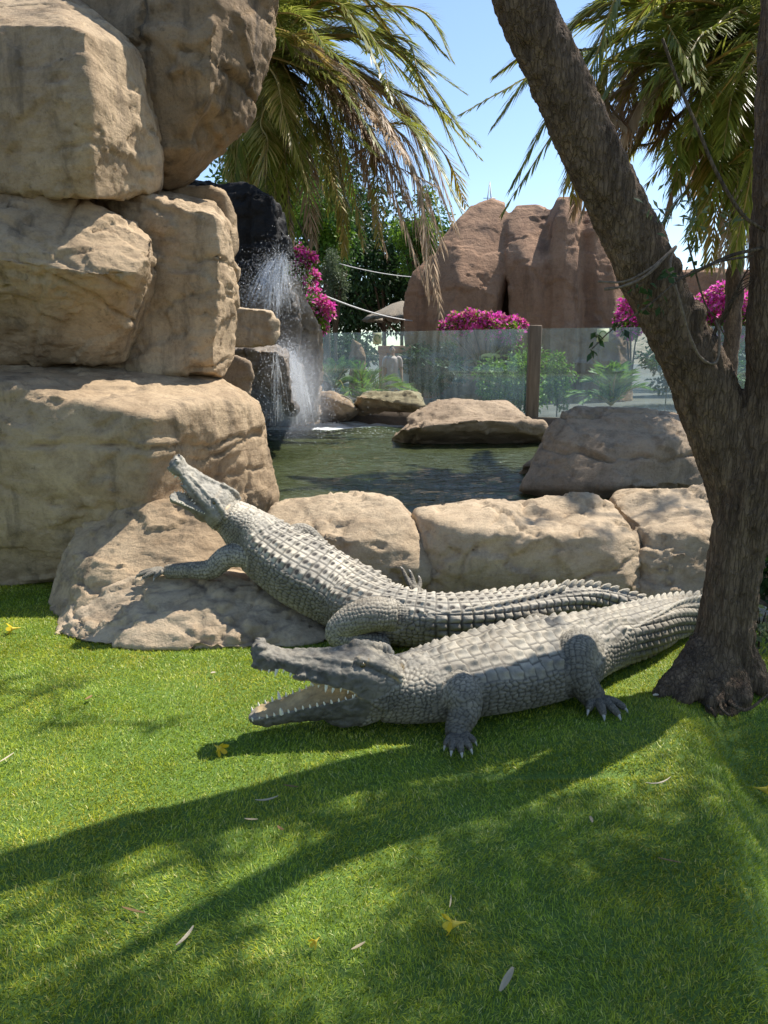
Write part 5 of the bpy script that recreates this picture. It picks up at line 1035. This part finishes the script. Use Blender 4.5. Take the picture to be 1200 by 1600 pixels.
def person(label, foot, h, face=(0, -1, 0)):
    """standing figure, arms hanging, one skinned body"""
    root = empty('person', tuple(foot)); tag(root, label, 'person')
    f = Vector(foot); s = h/1.75; fw = Vector(face).normalized(); rt = Vector((fw.y, -fw.x, 0))
    def p(x, y, z): return f+(rt*x+fw*y+Vector((0, 0, z)))*s
    ms = []
    def ch(pts, n=18, sides=14):
        A = catmull([list(q)+[r*s] for q, r in pts], n); ms.append(tube(A[:, :3], A[:, 3], sides))
    ch([(p(0, 0, .90), .15), (p(0, .01, 1.05), .135), (p(0, .015, 1.25), .155), (p(0, 0, 1.40), .14), (p(0, 0, 1.47), .07), (p(0, .01, 1.54), .055)])
    for sd in (1, -1):
        ch([(p(sd*.09, 0, .92), .095), (p(sd*.095, .01, .70), .08), (p(sd*.10, .015, .48), .058), (p(sd*.105, -.01, .32), .056), (p(sd*.105, 0, .10), .038), (p(sd*.108, .02, .05), .04)])
        ch([(p(sd*.108, -.03, .04), .035), (p(sd*.115, .10, .035), .036), (p(sd*.12, .18, .025), .025)], 10)
        ch([(p(sd*.14, 0, 1.40), .065), (p(sd*.20, 0, 1.38), .06), (p(sd*.235, -.01, 1.2), .047), (p(sd*.25, .0, 1.08), .041), (p(sd*.265, .05, .92), .034), (p(sd*.27, .07, .84), .026)])
        ch([(p(sd*.27, .075, .85), .03), (p(sd*.272, .085, .78), .034), (p(sd*.272, .09, .74), .028)], 8)
        for k in range(4): ch([(p(sd*.272, .065+.017*k, .75), .0085), (p(sd*.27, .068+.017*k, .70), .008), (p(sd*.262, .072+.016*k, .665+.008*abs(k-1.5)), .006)], 6, 6)
        ch([(p(sd*.262, .10, .80), .010), (p(sd*.25, .125, .765), .009), (p(sd*.245, .135, .735), .007)], 6, 6)
        ms.append(ellipsoid(p(sd*.075, .01, 1.63), (rt, fw, Vector((0, 0, 1))), (.012*s, .02*s, .032*s)))
    ms.append(ellipsoid(p(0, .02, 1.63), (rt, fw, Vector((0, 0, 1))), (.075*s, .093*s, .115*s)))
    ms.append(ellipsoid(p(0, .115, 1.62), (rt, fw, Vector((0, 0, 1))), (.014*s, .02*s, .026*s)))
    ms.append(ellipsoid(p(0, .075, 1.55), (rt, fw, Vector((0, 0, 1))), (.04*s, .035*s, .03*s)))
    me = remeshed(ms, .011, 4); co = get_co(me); link('body', me, M['skin'], root)
    # clothes
    def shell(pts, n, nm, mat):
        A = catmull([list(q)+[r*s] for q, r in pts], n); return tube(A[:, :3], A[:, 3], 18)
    sh = [shell([(p(0, 0, .86), .172), (p(0, .01, 1.05), .156), (p(0, .015, 1.25), .172), (p(0, 0, 1.40), .155), (p(0, 0, 1.46), .085)], 16, 'shirt', 0)]
    for sd in (1, -1): sh.append(shell([(p(sd*.13, 0, 1.40), .08), (p(sd*.20, 0, 1.375), .075), (p(sd*.235, -.01, 1.20), .064), (p(sd*.24, 0, 1.15), .062)], 10, 's', 0))
    link('shirt', remeshed(sh, .014, 3), M['shirt'], root)
    sh = []
    for sd in (1, -1): sh.append(shell([(p(sd*.06, 0, .95), .13), (p(sd*.092, 0, .80), .112), (p(sd*.10, .012, .52), .095)], 10, 't', 0))
    link('shorts', remeshed(sh, .014, 3), M['shorts'], root)
    link('hair', remeshed([ellipsoid(p(0, .0, 1.67), (rt, fw, Vector((0, 0, 1))), (.082*s, .092*s, .095*s)), ellipsoid(p(0, -.035, 1.61), (rt, fw, Vector((0, 0, 1))), (.075*s, .06*s, .08*s))], .012, 2), M['hair'], root)
    for sd in (1, -1): link('eye', ellipsoid(p(sd*.03, .105, 1.635), (rt, fw, Vector((0, 0, 1))), (.011*s, .008*s, .008*s)), M['eye'], root)
    return root
for nm, a_, b_ in (('skin', (.36, .21, .145), (.45, .28, .20)), ('shirt', (.42, .30, .27), (.52, .38, .34)), ('shorts', (.40, .36, .32), (.48, .44, .40)), ('hair', (.018, .014, .011), (.04, .03, .024))):
    t = NT(nm); n = t.noise(t.coord(), 12, 5); t.set(Base_Color=t.ramp(n, [(.3, a_), (.7, b_)]), Roughness=.75, Normal=t.bump(n, .2, .01)); M[nm] = t.m
pf = at(613, 600, 18.6); hz = at(613, 540, 18.6).z
person('person in a pale shirt standing behind the glass in front of the terracotta block', (pf.x, 18.6, .37), hz-.37)

# cables
t = NT('pale_cable'); n = t.noise(t.coord(), 30, 3); t.set(Base_Color=t.ramp(n, [(.3, (.5, .48, .44)), (.7, (.62, .6, .56))]), Roughness=.6); M['cable'] = t.m
def cable(label, a, b, sag, r):
    a, b = V(a), V(b); pts = [a.lerp(b, q)+Vector((0, 0, -sag*4*q*(1-q))) for q in np.linspace(0, 1, 16)]; o = link('cable', tube(pts, r, 6), M['cable']); tag(o, label, 'cable', 'cables behind the pool')
cable('white cable sloping down from the pink flowers to the red rock formation', (470, 446, 15.2), (650, 502, 22.2), .12, .018)
cable('thin cable strung higher across the dark trees to the red rock formation', (530, 412, 20), (672, 434, 22.6), .08, .012)

# ---------------------------------------------------------------- waterfall
t = NT('falling_water'); n = t.noise(t.coord((6, 6, 1.2)), 7, 5, .7)
df = t.new('ShaderNodeBsdfDiffuse', Color=G3(.85, .88, .9)); tl = t.new('ShaderNodeBsdfTranslucent', Color=G3(.85, .88, .9)); gl = t.new('ShaderNodeBsdfGlossy', Color=G3(1, 1, 1), Roughness=.15); tp = t.new('ShaderNodeBsdfTransparent')
a = t.n.new('ShaderNodeMixShader'); a.inputs[0].default_value = .5; t.l.new(df.outputs[0], a.inputs[1]); t.l.new(tl.outputs[0], a.inputs[2])
b = t.n.new('ShaderNodeMixShader'); b.inputs[0].default_value = .25; t.l.new(a.outputs[0], b.inputs[1]); t.l.new(gl.outputs[0], b.inputs[2])
c = t.n.new('ShaderNodeMixShader'); t.l.new(t.ramp(n, [(.35, (.10,)*3), (.68, (.45,)*3)]), c.inputs[0]); t.l.new(tp.outputs[0], c.inputs[1]); t.l.new(b.outputs[0], c.inputs[2]); t.l.new(c.outputs[0], t.out.inputs[0]); M['fall'] = t.m
def fall(label, starts, ends, n, seed, w, drops):
    """strands of water on curved paths between two lines, with drops around"""
    rs = np.random.RandomState(seed); co = []; f = []; o = 0
    s0, s1 = V(starts[0]), V(starts[1]); e0, e1 = V(ends[0]), V(ends[1])
    for k in range(n):
        q = rs.rand(); a = s0.lerp(s1, q)+Vector(rs.normal(size=3)*.03); b_ = e0.lerp(e1, np.clip(q+rs.normal()*.18, 0, 1))+Vector(rs.normal(size=3)*.08)
        t0 = rs.rand()*.75; t1 = min(1, t0+.12+.35*rs.rand()); ww = w*(.35+rs.rand()); nn = 7
        for i, u in enumerate(np.linspace(t0, t1, nn)):
            p = a.lerp(b_, u); p.z = a.z+(b_.z-a.z)*(.45*u+.55*u*u); x = ww*math.sin(3.14*(i+.15)/(nn-.7))+.001
            co += [(p.x-x, p.y, p.z), (p.x+x, p.y-.3*x, p.z)]
            if i: f.append((o+2*i-2, o+2*i-1, o+2*i+1, o+2*i))
        o += 2*nn
    tet = []; ico = [(0, 0, 1), (.9, 0, -.3), (-.45, .8, -.3), (-.45, -.8, -.3)]
    for k in range(drops):
        q = rs.rand(); u = rs.rand()**.7; p = s0.lerp(s1, q).lerp(e0.lerp(e1, q), u); z = s0.z+(e0.z-s0.z)*(.45*u+.55*u*u); r_ = .0022+.007*rs.rand()**6
        sp = .06+.28*u
        p = Vector((p.x+rs.normal()*sp, p.y+rs.normal()*sp, max(z+rs.normal()*.15, WZ+.01)))
        co += [(p.x+r_*a_, p.y+r_*b2, p.z+1.6*r_*c_) for a_, b2, c_ in ico]; tet += [(o, o+1, o+2), (o, o+2, o+3), (o, o+3, o+1), (o+1, o+3, o+2)]; o += 4
    ob = link('waterfall', mesh_np('fall', co, [np.array(f), np.array(tet)]), M['fall']); tag(ob, label, 'waterfall', kind='stuff')
fall('upper waterfall spraying off the black rock face', ((425, 405, 10.7), (448, 392, 10.7)), ((392, 478, 10.4), (450, 500, 10.6)), 420, 81, .0045, 14000)
fall('lower waterfall splashing down the dark rock into the pool', ((428, 545, 9.3), (462, 548, 11.2)), ((432, 660, 9.4), (480, 652, 11.0)), 800, 82, .005, 24000)

# spray hanging where the water lands
mc = at(455, 612, 10.2); mr = (.75, .75, .95)
mt = NT('spray_mist'); mt.n.remove(mt.b); gp = mt.n.new('ShaderNodeNewGeometry'); sb = mt.n.new('ShaderNodeVectorMath'); sb.operation = 'SUBTRACT'; sb.inputs[1].default_value = tuple(mc); mt.l.new(gp.outputs['Position'], sb.inputs[0])
dv = mt.n.new('ShaderNodeVectorMath'); dv.operation = 'DIVIDE'; dv.inputs[1].default_value = mr; mt.l.new(sb.outputs[0], dv.inputs[0]); ln = mt.n.new('ShaderNodeVectorMath'); ln.operation = 'LENGTH'; mt.l.new(dv.outputs[0], ln.inputs[0])
q = mt.math('MAXIMUM', mt.math('SUBTRACT', 1.0, ln.outputs['Value']), 0.0); pv = mt.n.new('ShaderNodeVolumePrincipled'); pv.inputs['Color'].default_value = (.95, .97, 1, 1); mt.l.new(mt.math('MULTIPLY', mt.math('MULTIPLY', q, q), 1.6), pv.inputs['Density']); mt.l.new(pv.outputs[0], mt.out.inputs['Volume'])
tag(link('mist', ellipsoid(mc, ((1, 0, 0), (0, 1, 0), (0, 0, 1)), mr), mt.m), 'pale spray mist where the waterfall meets the pool', 'mist', kind='stuff')

# ---------------------------------------------------------------- litter on the lawn
M['flower_y'] = leaf_mat('yellow_petal', [(.62, .42, .02), (.74, .55, .04), (.78, .62, .10)], .3)
M['leaf_litter'] = leaf_mat('dry_pale_leaf', [(.32, .25, .14), (.46, .38, .24), (.58, .50, .36)], .2)
M['leaf_litter2'] = leaf_mat('dry_brown_leaf', [(.20, .12, .05), (.30, .19, .08)], .2)
def flower(label, px, py, size, ang, seed, group='fallen yellow flowers'):
    rs = np.random.RandomState(seed); b = gz(px, py, 0); b = gz(px, py, gh1(b.x, b.y)+.03); root = empty('fallen_flower', tuple(b)); tag(root, label, 'flower', group)
    ax = Vector((math.cos(ang), math.sin(ang), .05)); sd = Vector((-ax.y, ax.x, 0)); u = Vector((0, 0, 1)); L = size
    tubep = [b+ax*(L*.5), b+ax*(L*.2), b-ax*(L*.05), b-ax*(L*.2)]; tm = tube(tubep, [L*.03, L*.06, L*.14, L*.2], 10); set_f(tm, np.full(len(tm.vertices), .8), 'rnd'); link('flower_tube', tm, M['flower_y'], root)
    for k in range(5):
        a = 6.283*k/5+.3; d = (sd*math.cos(a)+u*math.sin(a)); o = b-ax*(L*.18)+d*(L*.14)
        rows = [(0, .10), (.2, .17), (.38, .15), (.5, .04)]; co = []
        w = d.cross(ax)
        for q, ww in rows:
            c_ = o-ax*(L*q*.75)+d*(L*q*.8)+Vector((0, 0, .004*rs.rand())); c_.z = max(c_.z, b.z-.02); co += [c_-w*(L*ww), c_+w*(L*ww)]
        me = mesh_np('petal', [list(c_) for c_ in co], np.array([(0, 1, 3, 2), (2, 3, 5, 4), (4, 5, 7, 6)])); set_f(me, np.full(8, rs.rand()*.6), 'rnd'); link('petal', me, M['flower_y'], root)
flower('fallen yellow trumpet flower lying alone on the open shaded lawn', 712, 1443, .062, .15, 1)
flower('fallen yellow trumpet flower on the sunlit grass before the gaping crocodile', 341, 1168, .06, 2.4, 2)
flower('fallen yellow trumpet flower in the shade under the largest boulder', 22, 982, .07, .3, 3)
flower('fallen yellow trumpet flower on the grass past the turf fold', 1192, 1233, .07, 2.8, 4)
flower('tiny fallen yellow bud on the lawn by a curled dry leaf', 494, 1470, .03, 1.0, 5)
def litter(label, px, py, L, W, ang, mat='leaf_litter', curl=.15, seed=0, group='fallen dry leaves on the lawn'):
    rs = np.random.RandomState(seed+300); b = gz(px, py, 0); b = gz(px, py, gh1(b.x, b.y)+.027); d = np.array([math.cos(ang), math.sin(ang), .04]); s = np.array([-math.sin(ang), math.cos(ang), 0.1]); n = 9; co = []
    for i in range(n):
        q = i/(n-1)-.5; w = W*math.sin(math.pi*(.08+.84*i/(n-1)))**.8*.5; c_ = np.array(list(b))+d*L*q+s*curl*L*(q*q-.1)+np.array([0, 0, .35*curl*L*(q*q)*2])
        co += [c_-s*w+[0, 0, w*.35], c_, c_+s*w+[0, 0, w*.35]]
    i = np.arange(n-1)*3; co = np.array(co); k0 = len(co)
    co = np.vstack([co, co-[0, 0, .0012]]); F0 = np.vstack([np.c_[i, i+1, i+4, i+3], np.c_[i+1, i+2, i+5, i+4]])
    me = mesh_np('leaf', co, np.vstack([F0, F0[:, ::-1]+k0])); set_f(me, np.full(len(co), rs.rand()), 'rnd'); tag(link('fallen_leaf', me, M[mat]), label, 'leaf', group)
litter('broad pale fallen leaf tilted on the open shaded lawn', 792, 1530, .085, .018, 1.0, curl=.05, seed=1)
litter('thin curled pale leaf standing on the lawn near the tiny yellow bud', 290, 1463, .075, .010, 1.15, curl=.2, seed=2)
litter('long straight tan leaf lying in the trunk shadow', 208, 1422, .08, .008, -.35, 'leaf_litter2', .05, 3)
litter('curved pale leaf in the dark shade before the gaping crocodile, longest there', 417, 1249, .085, .010, .25, curl=.3, seed=4)
litter('small brown leaf in the dark shade below the gaping jaws', 454, 1228, .06, .008, -.3, 'leaf_litter2', .1, 5)
litter('small tan leaf at the lower edge of the dark shade', 392, 1280, .05, .008, -.15, curl=.15, seed=6)
litter('short curled brown leaf beside the lower edge of the dark shade', 438, 1294, .035, .010, -.8, 'leaf_litter2', .3, 7)
litter('thin pale sliver of leaf on the sunny lawn edge beside the dappled shade', 10, 1184, .075, .008, 1.2, curl=.1, seed=8)
litter('bent straw on the grass below the turf fold', 1030, 1222, .11, .006, .3, curl=.35, seed=9)
litter('brown straw on the shaded grass beneath the turf crease', 1046, 1344, .07, .006, -.4, 'leaf_litter2', .05, 10)
litter('short straw under the open shade near the yellow trumpet flower', 704, 1408, .05, .004, 1.4, curl=.15, seed=11)
litter('small pale leaf lying on the turf crease', 924, 1280, .035, .012, 1.5, curl=.1, seed=12)
litter('tiny yellowish leaf beside the broad lit patch of lawn', 560, 1478, .045, .008, .6, curl=.1, seed=13)
litter('pale leaf scrap by the foot of the forked tree', 1025, 1086, .03, .018, .2, curl=.1, seed=14)
litter('brownish leaf on the sunlit lawn left of the gaping crocodile', 139, 1090, .045, .015, 1.2, 'leaf_litter2', .2, 15)
litter('white leaf fleck on the sunlit lawn under the upper jaw', 333, 1051, .025, .016, .2, curl=.1, seed=16)
